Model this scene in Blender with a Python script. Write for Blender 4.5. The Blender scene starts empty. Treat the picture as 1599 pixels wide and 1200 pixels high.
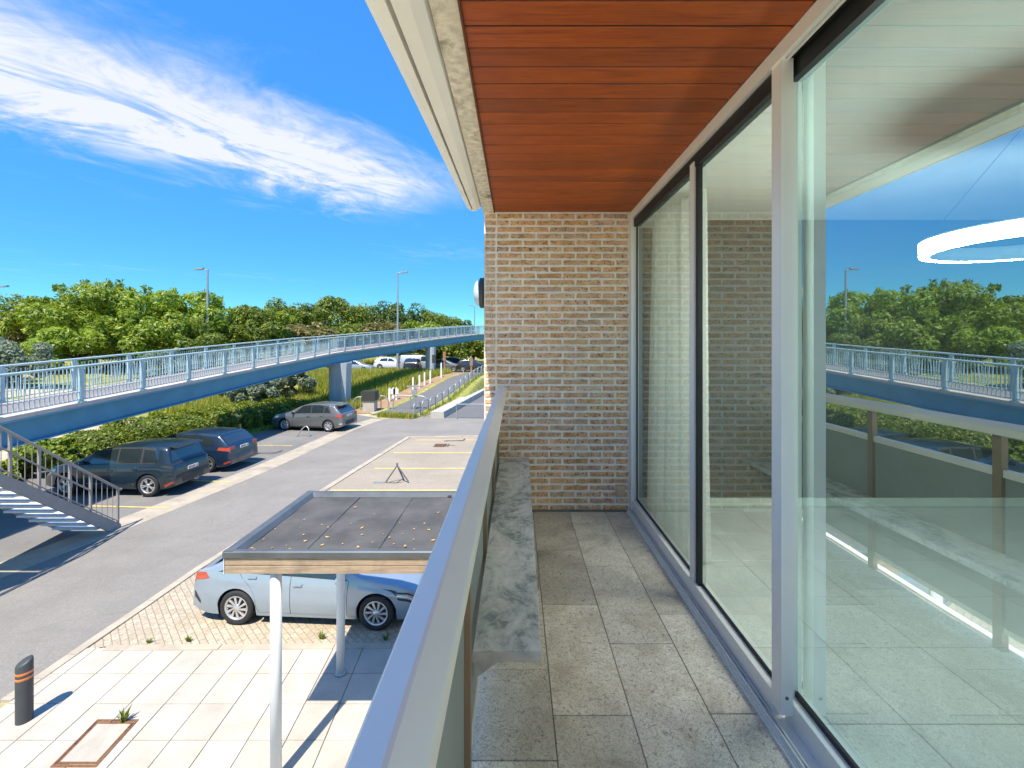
import bpy, bmesh, math, random
import numpy as np
from mathutils import Vector, Matrix

random.seed(7)
RNG = np.random.default_rng(11)
SC = bpy.context.scene
COL = SC.collection
PI = math.pi

# ------------------------------------------------------------------ camera
H = 5.15            # eye height above the street
FPX = 705.0         # focal length in photograph pixels
CX, CY = 806.0, 535.0
cam_d = bpy.data.cameras.new('camera')
cam = bpy.data.objects.new('camera', cam_d)
COL.objects.link(cam)
cam.location = (0, 0, H)
cam.rotation_euler = (PI / 2, 0, 0)
cam_d.sensor_width = 36.0
cam_d.sensor_fit = 'HORIZONTAL'
cam_d.lens = 36.0 * FPX / 1599.0
cam_d.shift_x = (799.5 - CX) / 1599.0
cam_d.shift_y = -(600.0 - CY) / 1599.0
cam_d.clip_start = 0.05
cam_d.clip_end = 6000
SC.camera = cam

# ------------------------------------------------------------------ sun, sky, exposure
SUNV = Vector((-0.14, -0.52, 1.0)).normalized()      # towards the sun
SUN_EL = math.asin(SUNV.z)
SUN_AZ = math.atan2(SUNV.x, SUNV.y)
sd = bpy.data.lights.new('sun', 'SUN')
sd.energy = 2.35
sd.angle = math.radians(0.53)
sd.color = (1.0, 0.93, 0.80)
sun = bpy.data.objects.new('sun', sd)
COL.objects.link(sun)
sun.rotation_euler = SUNV.to_track_quat('Z', 'Y').to_euler()
sun.location = (0, 0, 30)

SC.view_settings.view_transform = 'Standard'
SC.view_settings.look = 'None'
SC.view_settings.gamma = 1.0
SC.view_settings.use_curve_mapping = False
SC.view_settings.exposure = 1.8

world = bpy.data.worlds.new('World')
SC.world = world
world.use_nodes = True
SKY_GAIN = 2.6
def build_world():
    nt = world.node_tree
    nt.nodes.clear()
    N = nt.nodes.new
    Lk = nt.links.new
    out = N('ShaderNodeOutputWorld')
    bg = N('ShaderNodeBackground')
    bg.inputs['Strength'].default_value = 0.15
    Lk(bg.outputs[0], out.inputs[0])
    sky = N('ShaderNodeTexSky')
    sky.sky_type = 'NISHITA'
    sky.sun_disc = False
    sky.sun_elevation = SUN_EL
    sky.sun_rotation = SUN_AZ
    sky.altitude = 0
    sky.air_density = 1.0
    sky.dust_density = 0.3
    sky.ozone_density = 3.0
    # deepen the blue as the photograph's processing does: tint, gamma, soft shoulder
    tint = N('ShaderNodeMix'); tint.data_type = 'RGBA'; tint.blend_type = 'MULTIPLY'
    tint.inputs[0].default_value = 1.0
    tint.inputs[7].default_value = (0.42*0.15, 0.845*0.15, 1.04*0.15, 1)
    Lk(sky.outputs[0], tint.inputs[6])
    gm = N('ShaderNodeGamma'); gm.inputs[1].default_value = 1.28
    Lk(tint.outputs[2], gm.inputs[0])
    sc = N('ShaderNodeSeparateColor'); sc.mode = 'HSV'
    Lk(gm.outputs[0], sc.inputs[0])
    sh = N('ShaderNodeMath'); sh.operation = 'ADD'; Lk(sc.outputs[2], sh.inputs[0]); sh.inputs[1].default_value = 0.115
    dv = N('ShaderNodeMath'); dv.operation = 'DIVIDE'; dv.inputs[0].default_value = SKY_GAIN; Lk(sh.outputs[0], dv.inputs[1])
    hs = N('ShaderNodeVectorMath'); hs.operation = 'SCALE'
    Lk(gm.outputs[0], hs.inputs[0]); Lk(dv.outputs[0], hs.inputs['Scale'])
    tc = N('ShaderNodeTexCoord')
    sep = N('ShaderNodeSeparateXYZ')
    Lk(tc.outputs['Generated'], sep.inputs[0])
    def m(op, a, b=None, c=None, clamp=False):
        n = N('ShaderNodeMath'); n.operation = op; n.use_clamp = clamp
        for i, v in enumerate((a, b, c)):
            if v is None: continue
            if isinstance(v, (int, float)): n.inputs[i].default_value = v
            else: Lk(v, n.inputs[i])
        return n.outputs[0]
    def sstep(e0, e1, v):
        n = N('ShaderNodeMapRange'); n.interpolation_type = 'SMOOTHSTEP'
        Lk(v, n.inputs[0]); n.inputs[1].default_value = e0; n.inputs[2].default_value = e1
        n.inputs[3].default_value = 0; n.inputs[4].default_value = 1
        return n.outputs[0]
    z = m('MAXIMUM', sep.outputs[2], 0.02)
    px = m('DIVIDE', sep.outputs[0], z)
    py = m('DIVIDE', sep.outputs[1], z)
    u = m('ADD', m('MULTIPLY', px, 0.605), m('MULTIPLY', py, 0.796))
    v = m('SUBTRACT', m('MULTIPLY', px, 0.796), m('MULTIPLY', py, 0.605))
    def noise(scale, su, sv, detail, rough, dist, off):
        c = N('ShaderNodeCombineXYZ')
        Lk(m('MULTIPLY', u, su), c.inputs[0]); Lk(m('MULTIPLY', v, sv), c.inputs[1])
        c.inputs[2].default_value = off
        n = N('ShaderNodeTexNoise')
        n.inputs['Scale'].default_value = scale
        n.inputs['Detail'].default_value = detail
        n.inputs['Roughness'].default_value = rough
        n.inputs['Distortion'].default_value = dist
        Lk(c.outputs[0], n.inputs['Vector'])
        return n.outputs['Fac']
    n1 = noise(1.7, 0.8, 1.0, 10, 0.66, 1.2, 3.1)
    n2 = noise(3.0, 0.55, 1.0, 10, 0.66, 1.0, 7.7)
    n3 = noise(0.35, 1.0, 1.0, 4, 0.5, 0.2, 1.2)
    # the long cloud bank: a band in the plane of the cloud layer
    vv = m('ADD', v, m('MULTIPLY', m('SUBTRACT', n1, 0.5), 1.5))
    d = m('DIVIDE', m('ABSOLUTE', m('SUBTRACT', vv, -2.52)), 0.78)
    band = m('SUBTRACT', 1.0, sstep(0.1, 1.15, d))
    uu = m('ADD', u, m('MULTIPLY', m('SUBTRACT', n2, 0.5), 0.9))
    band = m('MULTIPLY', band, m('SUBTRACT', 1.0, sstep(1.75, 2.5, uu)))
    nm = m('ADD', m('MULTIPLY', n1, 0.45), m('MULTIPLY', n2, 0.55))
    dens = m('MULTIPLY', band, m('ADD', 0.22, m('MULTIPLY', sstep(0.38, 0.60, nm), 0.95)))
    core = m('MULTIPLY', m('SUBTRACT', 1.0, sstep(0.0, 0.75, d)), m('SUBTRACT', 1.0, sstep(1.7, 2.3, uu)))
    dens = m('ADD', dens, m('MULTIPLY', core, m('ADD', 0.10, m('MULTIPLY', sstep(0.36, 0.60, n2), 0.35))))
    # thin veil and other wisps over the rest of the sky
    wisp = m('MULTIPLY', sstep(0.58, 0.8, n3), sstep(0.45, 0.75, n2))
    dens = m('ADD', dens, m('MULTIPLY', wisp, 0.35), None, True)
    dens = m('MULTIPLY', dens, sstep(0.03, 0.14, sep.outputs[2]), None, True)
    mix = N('ShaderNodeMix'); mix.data_type = 'RGBA'
    Lk(m('MULTIPLY', dens, 0.95), mix.inputs[0])
    Lk(hs.outputs[0], mix.inputs[6])
    mix.inputs[7].default_value = (1.8, 1.85, 1.95, 1)
    Lk(mix.outputs[2], bg.inputs['Color'])
build_world()

# ------------------------------------------------------------------ helpers
def G(px, py, z=0.0):
    Y = FPX * (H - z) / (py - CY)
    return Vector(((px - CX) * Y / FPX, Y, z))
def P(px, py, Y):
    return Vector(((px - CX) * Y / FPX, Y, H - (py - CY) * Y / FPX))

def tag(o, label=None, cat=None, group=None, kind=None):
    if label: o['label'] = label
    if cat: o['category'] = cat
    if group: o['group'] = group
    if kind: o['kind'] = kind
    return o
def thing(name, label, cat, loc=(0, 0, 0), group=None, rz=0.0, scale=1.0):
    o = bpy.data.objects.new(name, None)
    COL.objects.link(o)
    o.empty_display_size = 0.2
    o.location = loc; o.rotation_euler = (0, 0, rz); o.scale = (scale,) * 3
    return tag(o, label, cat, group)

class MB:
    def __init__(s): s.v = []; s.f = []; s.sm = []
    def add(s, vs, fs, smooth=False):
        b = len(s.v)
        s.v.extend([tuple(p) for p in vs])
        s.f.extend([tuple(i + b for i in f) for f in fs])
        s.sm.extend([smooth] * len(fs))
        return s
    def box(s, x0, x1, y0, y1, z0, z1):
        return s.add([(x0,y0,z0),(x1,y0,z0),(x1,y1,z0),(x0,y1,z0),(x0,y0,z1),(x1,y0,z1),(x1,y1,z1),(x0,y1,z1)],
                     [(0,3,2,1),(4,5,6,7),(0,1,5,4),(1,2,6,5),(2,3,7,6),(3,0,4,7)])
    def bbox(s, x0, x1, y0, y1, z0, z1, b):
        """box with chamfered top edges"""
        return s.add([(x0,y0,z0),(x1,y0,z0),(x1,y1,z0),(x0,y1,z0),(x0,y0,z1-b),(x1,y0,z1-b),(x1,y1,z1-b),(x0,y1,z1-b),
                      (x0+b,y0+b,z1),(x1-b,y0+b,z1),(x1-b,y1-b,z1),(x0+b,y1-b,z1)],
                     [(0,3,2,1),(8,9,10,11),(0,1,5,4),(1,2,6,5),(2,3,7,6),(3,0,4,7),(4,5,9,8),(5,6,10,9),(6,7,11,10),(7,4,8,11)])
    def obox(s, c, ax, ay, az):
        """oriented box: centre and three half-extent vectors"""
        c, ax, ay, az = map(Vector, (c, ax, ay, az))
        vs = [c + ax*i + ay*j + az*k for k in (-1,1) for j in (-1,1) for i in (-1,1)]
        return s.add(vs, [(0,2,3,1),(4,5,7,6),(0,1,5,4),(1,3,7,5),(3,2,6,7),(2,0,4,6)])
    def tube(s, pts, r, n=8, cap=True, smooth=True):
        pts = [Vector(p) for p in pts]
        rr = r if isinstance(r, (list, tuple)) else [r] * len(pts)
        rings = []
        up = None
        for i, p in enumerate(pts):
            t = (pts[min(i+1, len(pts)-1)] - pts[max(i-1, 0)]).normalized()
            if up is None:
                up = Vector((0,0,1)) if abs(t.z) < 0.9 else Vector((1,0,0))
            a = t.cross(up)
            if a.length < 1e-5: a = t.cross(Vector((0,1,0)))
            a.normalize(); b = a.cross(t).normalized(); up = b
            rings.append([p + (a*math.cos(2*PI*k/n) + b*math.sin(2*PI*k/n)) * rr[i] for k in range(n)])
        vs = [q for R in rings for q in R]
        fs = []
        for i in range(len(pts)-1):
            for k in range(n):
                k2 = (k+1) % n
                fs.append((i*n+k, i*n+k2, (i+1)*n+k2, (i+1)*n+k))
        s.add(vs, fs, smooth)
        if cap:
            s.add(rings[0], [tuple(range(n))]); s.add(rings[-1], [tuple(reversed(range(n)))])
        return s
    def lathe(s, prof, n=16, c=(0,0,0), axis='z', smooth=True):
        """prof = list of (radius, height) spun about an axis"""
        vs = []; fs = []
        for r, h in prof:
            for k in range(n):
                a = 2*PI*k/n
                x, y = r*math.cos(a), r*math.sin(a)
                if axis == 'z': q = (c[0]+x, c[1]+y, c[2]+h)
                elif axis == 'y': q = (c[0]+x, c[1]+h, c[2]-y)
                else: q = (c[0]+h, c[1]+x, c[2]+y)
                vs.append(q)
        for i in range(len(prof)-1):
            for k in range(n):
                k2 = (k+1) % n
                fs.append((i*n+k, i*n+k2, (i+1)*n+k2, (i+1)*n+k))
        return s.add(vs, fs, smooth)
    def prism(s, poly, axis, a0, a1):
        """extrude a 2-D polygon along an axis; poly in the other two axes (order xyz minus axis)"""
        n = len(poly); vs = []
        for a in (a0, a1):
            for p, q in poly:
                vs.append({'x': (a,p,q), 'y': (p,a,q), 'z': (p,q,a)}[axis])
        fs = [(i, (i+1) % n, n+(i+1) % n, n+i) for i in range(n)]
        fs += [tuple(reversed(range(n))), tuple(range(n, 2*n))]
        return s.add(vs, fs)
    def sweep(s, prof, y0, y1, f0=(0,0), f1=(0,0)):
        """sweep an (x,z) profile along y with an (x,z) offset at either end"""
        n = len(prof)
        vs = [(p+f0[0], y0, q+f0[1]) for p, q in prof] + [(p+f1[0], y1, q+f1[1]) for p, q in prof]
        fs = [(i, (i+1) % n, n+(i+1) % n, n+i) for i in range(n)]
        fs += [tuple(reversed(range(n))), tuple(range(n, 2*n))]
        return s.add(vs, fs)
    def poly(s, pts): return s.add(pts, [tuple(range(len(pts)))])
    def mesh(s, name, mat=None, fix=True):
        me = bpy.data.meshes.new(name)
        me.from_pydata(s.v, [], s.f)
        if any(s.sm): me.polygons.foreach_set('use_smooth', s.sm)
        if mat: me.materials.append(mat)
        if fix and len(s.f) < 60000:
            bm = bmesh.new(); bm.from_mesh(me)
            bmesh.ops.recalc_face_normals(bm, faces=bm.faces)
            bm.to_mesh(me); bm.free()
        me.update()
        return me
    def build(s, name, mat, parent=None, fix=True, local=False):
        return link(name, s.mesh(name, mat, fix), parent, local)

def link(name, me, parent=None, local=False, loc=None):
    o = bpy.data.objects.new(name, me)
    COL.objects.link(o)
    if parent is not None:
        o.parent = parent
        if not local:      # mesh is in world axes: undo every ancestor's offset
            off = Vector((0,0,0)); p = parent
            while p is not None:
                off += p.location; p = p.parent
            o.location = -off
    if loc is not None: o.location = Vector(o.location) + Vector(loc)
    return o
def copy_tree(o, parent=None):
    c = o.copy(); COL.objects.link(c); c.parent = parent
    for ch in list(o.children): copy_tree(ch, c)
    return c

# ------------------------------------------------------------------ materials
def lin(r, g, b):
    f = lambda c: (c/255/12.92) if c/255 <= 0.04045 else ((c/255+0.055)/1.055)**2.4
    return (f(r), f(g), f(b))
class NT:
    def __init__(s, name):
        s.m = bpy.data.materials.new(name); s.m.use_nodes = True
        s.t = s.m.node_tree; s.p = s.t.nodes['Principled BSDF']; s.out = s.t.nodes['Material Output']
    def n(s, k, **kw):
        x = s.t.nodes.new('ShaderNode' + k)
        for a, v in kw.items(): setattr(x, a, v)
        return x
    def l(s, a, b): s.t.links.new(a, b)
    def coord(s, scale=(1,1,1), rnd=False, kind='Object'):
        tc = s.n('TexCoord'); mp = s.n('Mapping')
        mp.inputs['Scale'].default_value = scale
        s.l(tc.outputs[kind], mp.inputs['Vector'])
        if rnd:
            oi = s.n('ObjectInfo'); vm = s.n('VectorMath', operation='SCALE')
            cb = s.n('CombineXYZ')
            s.l(oi.outputs['Random'], cb.inputs[0]); s.l(oi.outputs['Random'], cb.inputs[1]); cb.inputs[2].default_value = 0.3
            s.l(cb.outputs[0], vm.inputs[0]); vm.inputs['Scale'].default_value = 91.0
            s.l(vm.outputs[0], mp.inputs['Location'])
        return mp.outputs[0]
    def noise(s, vec, scale, detail=5, rough=0.55, dist=0.0):
        x = s.n('TexNoise')
        x.inputs['Scale'].default_value = scale; x.inputs['Detail'].default_value = detail
        x.inputs['Roughness'].default_value = rough; x.inputs['Distortion'].default_value = dist
        s.l(vec, x.inputs['Vector']); return x.outputs['Fac']
    def ramp(s, fac, stops, mode='LINEAR'):
        r = s.n('ValToRGB'); e = r.color_ramp.elements; r.color_ramp.interpolation = mode
        while len(e) < len(stops): e.new(0.5)
        for i, (p, c) in enumerate(stops):
            e[i].position = p
            e[i].color = (c, c, c, 1) if isinstance(c, (int, float)) else (*c, 1)
        s.l(fac, r.inputs[0]); return r.outputs[0]
    def mix(s, fac, a, b, mode='MIX'):
        x = s.n('Mix', data_type='RGBA', blend_type=mode)
        for sock, v in ((x.inputs[0], fac), (x.inputs[6], a), (x.inputs[7], b)):
            if isinstance(v, (int, float)): sock.default_value = v
            elif isinstance(v, tuple): sock.default_value = (*v, 1)
            else: s.l(v, sock)
        return x.outputs[2]
    def math(s, op, a, b=0.0):
        x = s.n('Math', operation=op)
        for i, v in enumerate((a, b)):
            if isinstance(v, (int, float)): x.inputs[i].default_value = v
            else: s.l(v, x.inputs[i])
        return x.outputs[0]
    def rnd(s): return s.n('ObjectInfo').outputs['Random']
    def hsv(s, col, h=0.5, sat=1.0, v=1.0):
        x = s.n('HueSaturation')
        for k, val in (('Hue', h), ('Saturation', sat), ('Value', v)):
            if isinstance(val, (int, float)): x.inputs[k].default_value = val
            else: s.l(val, x.inputs[k])
        s.l(col, x.inputs['Color']); return x.outputs[0]
    def color(s, c):
        if isinstance(c, tuple): s.p.inputs['Base Color'].default_value = (*c, 1)
        else: s.l(c, s.p.inputs['Base Color'])
    def bump(s, h, strength=0.3, dist=0.01):
        b = s.n('Bump'); b.inputs['Strength'].default_value = strength; b.inputs['Distance'].default_value = dist
        s.l(h, b.inputs['Height']); s.l(b.outputs[0], s.p.inputs['Normal'])
    def set(s, **kw):
        for k, v in kw.items():
            sock = s.p.inputs[k.replace('_', ' ')]
            if hasattr(v, 'is_linked'): s.l(v, sock)
            else: sock.default_value = v
def simple(name, c, rough=0.5, metal=0.0, var=0.12, scale=8.0, bump=0.0, dirt=None, rnd=False, bscale=None, stretch=(1,1,1)):
    """one colour broken by two noises and a little relief"""
    t = NT(name); v = t.coord(stretch, rnd)
    n = t.noise(v, scale, 6, 0.6)
    lo = tuple(x*(1-var) for x in c); hi = tuple(min(1, x*(1+var)) for x in c)
    col = t.ramp(n, [(0.3, lo), (0.7, hi)])
    if dirt:
        d = t.noise(v, scale*0.31, 7, 0.65, 0.4)
        col = t.mix(t.ramp(d, [(dirt[1], 0.0), (dirt[1]+0.18, 1.0)]), col, dirt[0])
    t.color(col)
    t.set(Roughness=t.ramp(n, [(0.2, max(0.02, rough-0.07)), (0.8, min(1, rough+0.07))]), Metallic=metal)
    if bump: t.bump(t.noise(v, bscale or scale*6, 4, 0.6), bump, 0.004)
    return t.m

M = {}
def mats():
    M['mortar'] = simple('mortar', lin(226,217,206), 0.9, 0, 0.12, 14, 0.5)
    # bricks: sandy to red-brown, each one its own tone
    t = NT('brick'); v = t.coord((1,1,1), True)
    n = t.noise(v, 16, 7, 0.65, 0.6); n2 = t.noise(v, 55, 5, 0.6)
    col = t.ramp(n, [(0.25, lin(146,112,84)), (0.45, lin(200,164,128)), (0.62, lin(218,184,150)), (0.85, lin(178,142,112))])
    col = t.mix(t.ramp(n2, [(0.34, 1.0), (0.44, 0.0)]), col, lin(92,64,48))
    r = t.rnd()
    col = t.hsv(col, t.ramp(r, [(0, 0.490), (1, 0.504)]), t.ramp(t.math('FRACT', t.math('MULTIPLY', r, 7.3)), [(0, 0.85), (1, 1.15)]),
                t.ramp(t.math('FRACT', t.math('MULTIPLY', r, 3.7)), [(0, 0.82), (0.2, 0.97), (1, 1.12)]))
    t.color(col); t.set(Roughness=0.88); t.bump(t.math('ADD', n, t.math('MULTIPLY', n2, 0.6)), 0.9, 0.008); M['brick'] = t.m
    # brickwork for faces too far or turned away to build brick by brick
    t = NT('brickwork'); v = t.coord((1,1,1))
    sp = t.n('SeparateXYZ'); t.l(v, sp.inputs[0]); cb = t.n('CombineXYZ')
    t.l(t.math('ADD', sp.outputs[0], sp.outputs[1]), cb.inputs[0]); t.l(sp.outputs[2], cb.inputs[1])
    bk = t.n('TexBrick'); t.l(cb.outputs[0], bk.inputs['Vector'])
    bk.inputs['Scale'].default_value = 1.0; bk.inputs['Brick Width'].default_value = 0.222; bk.inputs['Row Height'].default_value = 0.0556
    bk.inputs['Mortar Size'].default_value = 0.006; bk.inputs['Color1'].default_value = (*lin(170,130,95),1); bk.inputs['Color2'].default_value = (*lin(128,90,64),1)
    bk.inputs['Mortar'].default_value = (*lin(190,180,168),1)
    t.color(bk.outputs['Color']); t.set(Roughness=0.9); t.bump(bk.outputs['Fac'], -0.6, 0.01); M['brickwork'] = t.m
    # varnished red-brown boards, grain along x
    t = NT('soffit_wood'); v = t.coord((1.2, 22, 22), True)
    n = t.noise(v, 3.0, 8, 0.62, 0.9); n2 = t.noise(t.coord((3, 4, 4), True), 1.6, 4, 0.5, 0.5)
    col = t.ramp(n, [(0.22, lin(74,34,22)), (0.42, lin(142,74,46)), (0.58, lin(168,92,58)), (0.78, lin(106,52,32))])
    col = t.mix(t.ramp(n2, [(0.42, 0.0), (0.68, 0.55)]), col, lin(140,66,32))
    r = t.rnd(); col = t.hsv(col, 0.5, 1.12, t.ramp(t.math('FRACT', t.math('MULTIPLY', r, 5.3)), [(0, 0.74), (1, 1.18)]))
    t.color(col); t.set(Roughness=t.ramp(n, [(0.3, 0.42), (0.8, 0.58)])); t.bump(n, 0.25, 0.002); M['soffit'] = t.m
    # grey weathered boards of the canopy fascia
    t = NT('fascia_wood'); v = t.coord((1.0, 20, 26), True)
    n = t.noise(v, 3.0, 8, 0.65, 0.8); n2 = t.noise(t.coord((1,1,1)), 3.5, 5, 0.6)
    col = t.ramp(n, [(0.2, lin(120,100,82)), (0.5, lin(168,146,122)), (0.8, lin(196,176,152))])
    col = t.mix(t.ramp(n2, [(0.45, 0.0), (0.7, 0.6)]), col, lin(116,100,86))
    t.color(col); t.set(Roughness=0.85); t.bump(n, 0.5, 0.004); M['fascia'] = t.m
    # shell limestone floor slabs
    t = NT('shell_stone'); v = t.coord((1,1,1), True)
    n = t.noise(v, 4.5, 7, 0.6, 0.7); w = t.noise(v, 24, 3, 0.55, 3.0); w2 = t.noise(v, 62, 2, 0.5, 0.6)
    col = t.ramp(n, [(0.25, lin(172,158,138)), (0.42, lin(206,193,172)), (0.58, lin(222,211,192)), (0.78, lin(190,176,155))])
    col = t.mix(t.ramp(w, [(0.45, 0.0), (0.49, 0.62), (0.51, 0.62), (0.55, 0.0)]), col, lin(132,122,110))
    col = t.mix(t.ramp(w2, [(0.635, 0.0), (0.67, 0.6)]), col, lin(112,100,86))
    col = t.hsv(col, 0.5, 0.9, t.ramp(t.rnd(), [(0, 0.84), (1, 1.10)]))
    t.color(col); t.set(Roughness=0.55); t.bump(w, 0.25, 0.002); M['stone'] = t.m
    M['grout'] = simple('grout', lin(118,110,100), 0.95, 0, 0.2, 30)
    # grey-green marble
    t = NT('marble'); v = t.coord((1.0, 1.0, 1))
    mp = t.n('Mapping'); mp.inputs['Rotation'].default_value = (0, 0, 0.75); mp.inputs['Scale'].default_value = (2.0, 1.1, 1); t.l(v, mp.inputs['Vector'])
    n = t.noise(mp.outputs[0], 3.0, 10, 0.66, 1.6); n2 = t.noise(v, 30, 6, 0.6, 0.8)
    col = t.ramp(n, [(0.28, lin(92,106,108)), (0.40, lin(128,142,144)), (0.50, lin(182,188,188)), (0.64, lin(216,219,217)), (0.78, lin(162,171,173))])
    col = t.mix(t.ramp(n2, [(0.46, 0.0), (0.62, 0.55)]), col, lin(212,214,212))
    t.color(col); t.set(Roughness=0.22); M['marble'] = t.m
    M['marble_edge'] = simple('marble_edge', lin(186,182,174), 0.6, 0, 0.2, 22, 0.2, (lin(120,114,106), 0.55))
    # brushed aluminium
    def alu(name, c, rough, metal=0.85):
        t = NT(name); v = t.coord((60, 1.5, 60)); n = t.noise(v, 6, 4, 0.6); big = t.noise(t.coord((1,1,1)), 2.3, 4, 0.6)
        t.color(t.mix(t.ramp(big, [(0.35, 0.0), (0.75, 0.25)]), c, tuple(x*0.78 for x in c)))
        t.set(Roughness=t.ramp(n, [(0.3, rough-0.05), (0.7, rough+0.06)]), Metallic=metal); t.bump(n, 0.05, 0.001)
        return t.m
    M['rail_alu'] = alu('rail_aluminium', (0.90, 0.86, 0.79), 0.40, 0.20)
    M['frame_alu'] = alu('frame_aluminium', (0.88, 0.855, 0.81), 0.42, 0.2)
    M['track_alu'] = alu('track_aluminium', (0.80, 0.80, 0.78), 0.40, 0.3)
    M['gasket'] = simple('black_gasket', (0.012, 0.013, 0.014), 0.55, 0, 0.2, 20)
    M['bronze'] = simple('post_brown', lin(150,128,104), 0.45, 0.35, 0.12, 5)
    M['panel'] = simple('parapet_panel', lin(140,146,142), 0.6, 0, 0.1, 3)
    M['white_paint'] = simple('white_paint', lin(236,234,230), 0.6, 0, 0.04, 4)
    M['awning'] = simple('awning_cream', lin(240,235,228), 0.5, 0.0, 0.04, 3, 0.0, (lin(222,215,206), 0.62))
    M['awning_line'] = simple('awning_seam', lin(150,142,132), 0.6)
    M['roughcast'] = simple('roughcast', lin(214,204,188), 0.95, 0, 0.28, 26, 1.0, (lin(110,98,84), 0.56), bscale=60)
    M['trim_dark'] = simple('trim_dark_wood', lin(96,50,28), 0.6, 0, 0.2, 10)
    M['lamp_grey'] = simple('lamp_grey', lin(58,64,70), 0.5, 0, 0.1, 10)
    M['opal'] = simple('lamp_opal', lin(196,206,212), 0.3, 0, 0.05, 5)
    M['cable'] = simple('cable_white', lin(214,204,184), 0.6)
    M['socket'] = simple('socket_beige', lin(190,168,134), 0.5, 0, 0.06)
    # window glass: tinted see-through plus mirror reflection that grows to grazing
    def glazing(name, cap, tint=(0.64, 0.86, 0.87)):
        t = NT(name); t.t.nodes.remove(t.p)
        tr = t.n('BsdfTransparent'); tr.inputs[0].default_value = (*tint, 1)
        gl = t.n('BsdfGlossy'); gl.inputs['Color'].default_value = (0.86, 0.98, 0.97, 1); gl.inputs['Roughness'].default_value = 0.0
        # very slight waviness of drawn glass
        nz = t.noise(t.coord((1, 1, 1)), 1.3, 2, 0.4); bp = t.n('Bump'); bp.inputs['Strength'].default_value = 0.03; bp.inputs['Distance'].default_value = 0.02
        t.l(nz, bp.inputs['Height']); t.l(bp.outputs[0], gl.inputs['Normal'])
        lw = t.n('Fresnel'); lw.inputs['IOR'].default_value = 3.0
        ms = t.n('MixShader'); t.l(t.math('MINIMUM', t.math('MULTIPLY', lw.outputs[0], 1.95), cap), ms.inputs[0])
        # faint streaks of dust on the outside
        df = t.n('BsdfDiffuse'); df.inputs[0].default_value = (0.6, 0.6, 0.58, 1)
        du = t.noise(t.coord((1, 1.6, 0.35)), 3.0, 7, 0.65, 0.4); m2 = t.n('MixShader'); t.l(t.ramp(du, [(0.45, 0.0), (0.8, 0.05)]), m2.inputs[0])
        t.l(tr.outputs[0], ms.inputs[1]); t.l(gl.outputs[0], ms.inputs[2]); t.l(ms.outputs[0], m2.inputs[1]); t.l(df.outputs[0], m2.inputs[2]); t.l(m2.outputs[0], t.out.inputs[0]); return t.m
    M['glass'] = glazing('glass', 0.53)
    M['glass_clear'] = glazing('glass_clear', 0.36, (0.84, 0.95, 0.90))
    M['plaster'] = simple('ceiling_plaster', lin(204,212,204), 0.85, 0, 0.03, 2)
    M['room_wall'] = simple('room_wall', lin(64,70,66), 0.85, 0, 0.05, 2)
    M['room_tile'] = simple('room_tile', lin(188,193,190), 0.35, 0, 0.08, 5, 0, None, True)
    M['skirting'] = simple('skirting', lin(190,200,190), 0.5)
    t = NT('curtain'); v = t.coord((1,1,1)); n = t.noise(v, 120, 3); 
    t.t.nodes.remove(t.p); d = t.n('BsdfDiffuse'); d.inputs[0].default_value = (*lin(246,247,242),1); tl = t.n('BsdfTranslucent'); tl.inputs[0].default_value = (*lin(246,247,242),1)
    tp = t.n('BsdfTransparent'); a = t.n('MixShader'); a.inputs[0].default_value = 0.62; t.l(d.outputs[0], a.inputs[1]); t.l(tl.outputs[0], a.inputs[2])
    b = t.n('MixShader'); t.l(t.ramp(n, [(0.40, 0.22), (0.6, 0.34)]), b.inputs[0]); t.l(a.outputs[0], b.inputs[1]); t.l(tp.outputs[0], b.inputs[2]); t.l(b.outputs[0], t.out.inputs[0]); M['curtain'] = t.m
    t = NT('ring_light'); t.set(Emission_Color=(1.0, 0.95, 0.88, 1), Emission_Strength=46.0); t.color((0.9,0.9,0.86)); M['led'] = t.m
    # ---- street
    def asphalt(name, c, var=0.16, crack=True):
        t = NT(name); v = t.coord((1,1,1))
        big = t.noise(v, 0.35, 6, 0.65, 0.4); fine = t.noise(v, 38, 4, 0.7); mid = t.noise(v, 4, 5, 0.6)
        col = t.ramp(big, [(0.3, tuple(x*(1-var) for x in c)), (0.7, tuple(x*(1+var) for x in c))])
        col = t.mix(t.ramp(fine, [(0.40, 0.4), (0.58, 0.0)]), col, tuple(x*0.55 for x in c))
        col = t.mix(t.ramp(fine, [(0.60, 0.0), (0.72, 0.5)]), col, tuple(min(1,x*1.7) for x in c))
        col = t.mix(t.ramp(mid, [(0.54, 0.0), (0.72, 0.4)]), col, tuple(x*0.70 for x in c))
        st = t.noise(t.coord((0.12, 1.1, 1)), 1.1, 5, 0.6, 0.3)
        col = t.mix(t.ramp(st, [(0.52, 0.0), (0.66, 0.35)]), col, tuple(x*0.74 for x in c))
        if crack:
            vo = t.n('TexVoronoi', feature='DISTANCE_TO_EDGE'); vo.inputs['Scale'].default_value = 0.28
            ds = t.n('VectorMath', operation='ADD'); nn = t.n('TexNoise'); nn.inputs['Scale'].default_value = 1.3; t.l(v, nn.inputs['Vector'])
            t.l(v, ds.inputs[0]); t.l(nn.outputs['Color'], ds.inputs[1]); t.l(ds.outputs[0], vo.inputs['Vector'])
            col = t.mix(t.ramp(vo.outputs['Distance'], [(0.001, 0.22), (0.006, 0.0)]), col, tuple(x*0.5 for x in c))
        t.color(col); t.set(Roughness=0.92); t.bump(fine, 0.5, 0.006); return t.m
    M['asphalt'] = asphalt('asphalt', (0.250, 0.228, 0.200))
    M['asphalt_bay'] = asphalt('asphalt_bay', (0.20, 0.19, 0.178), 0.22)
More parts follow.
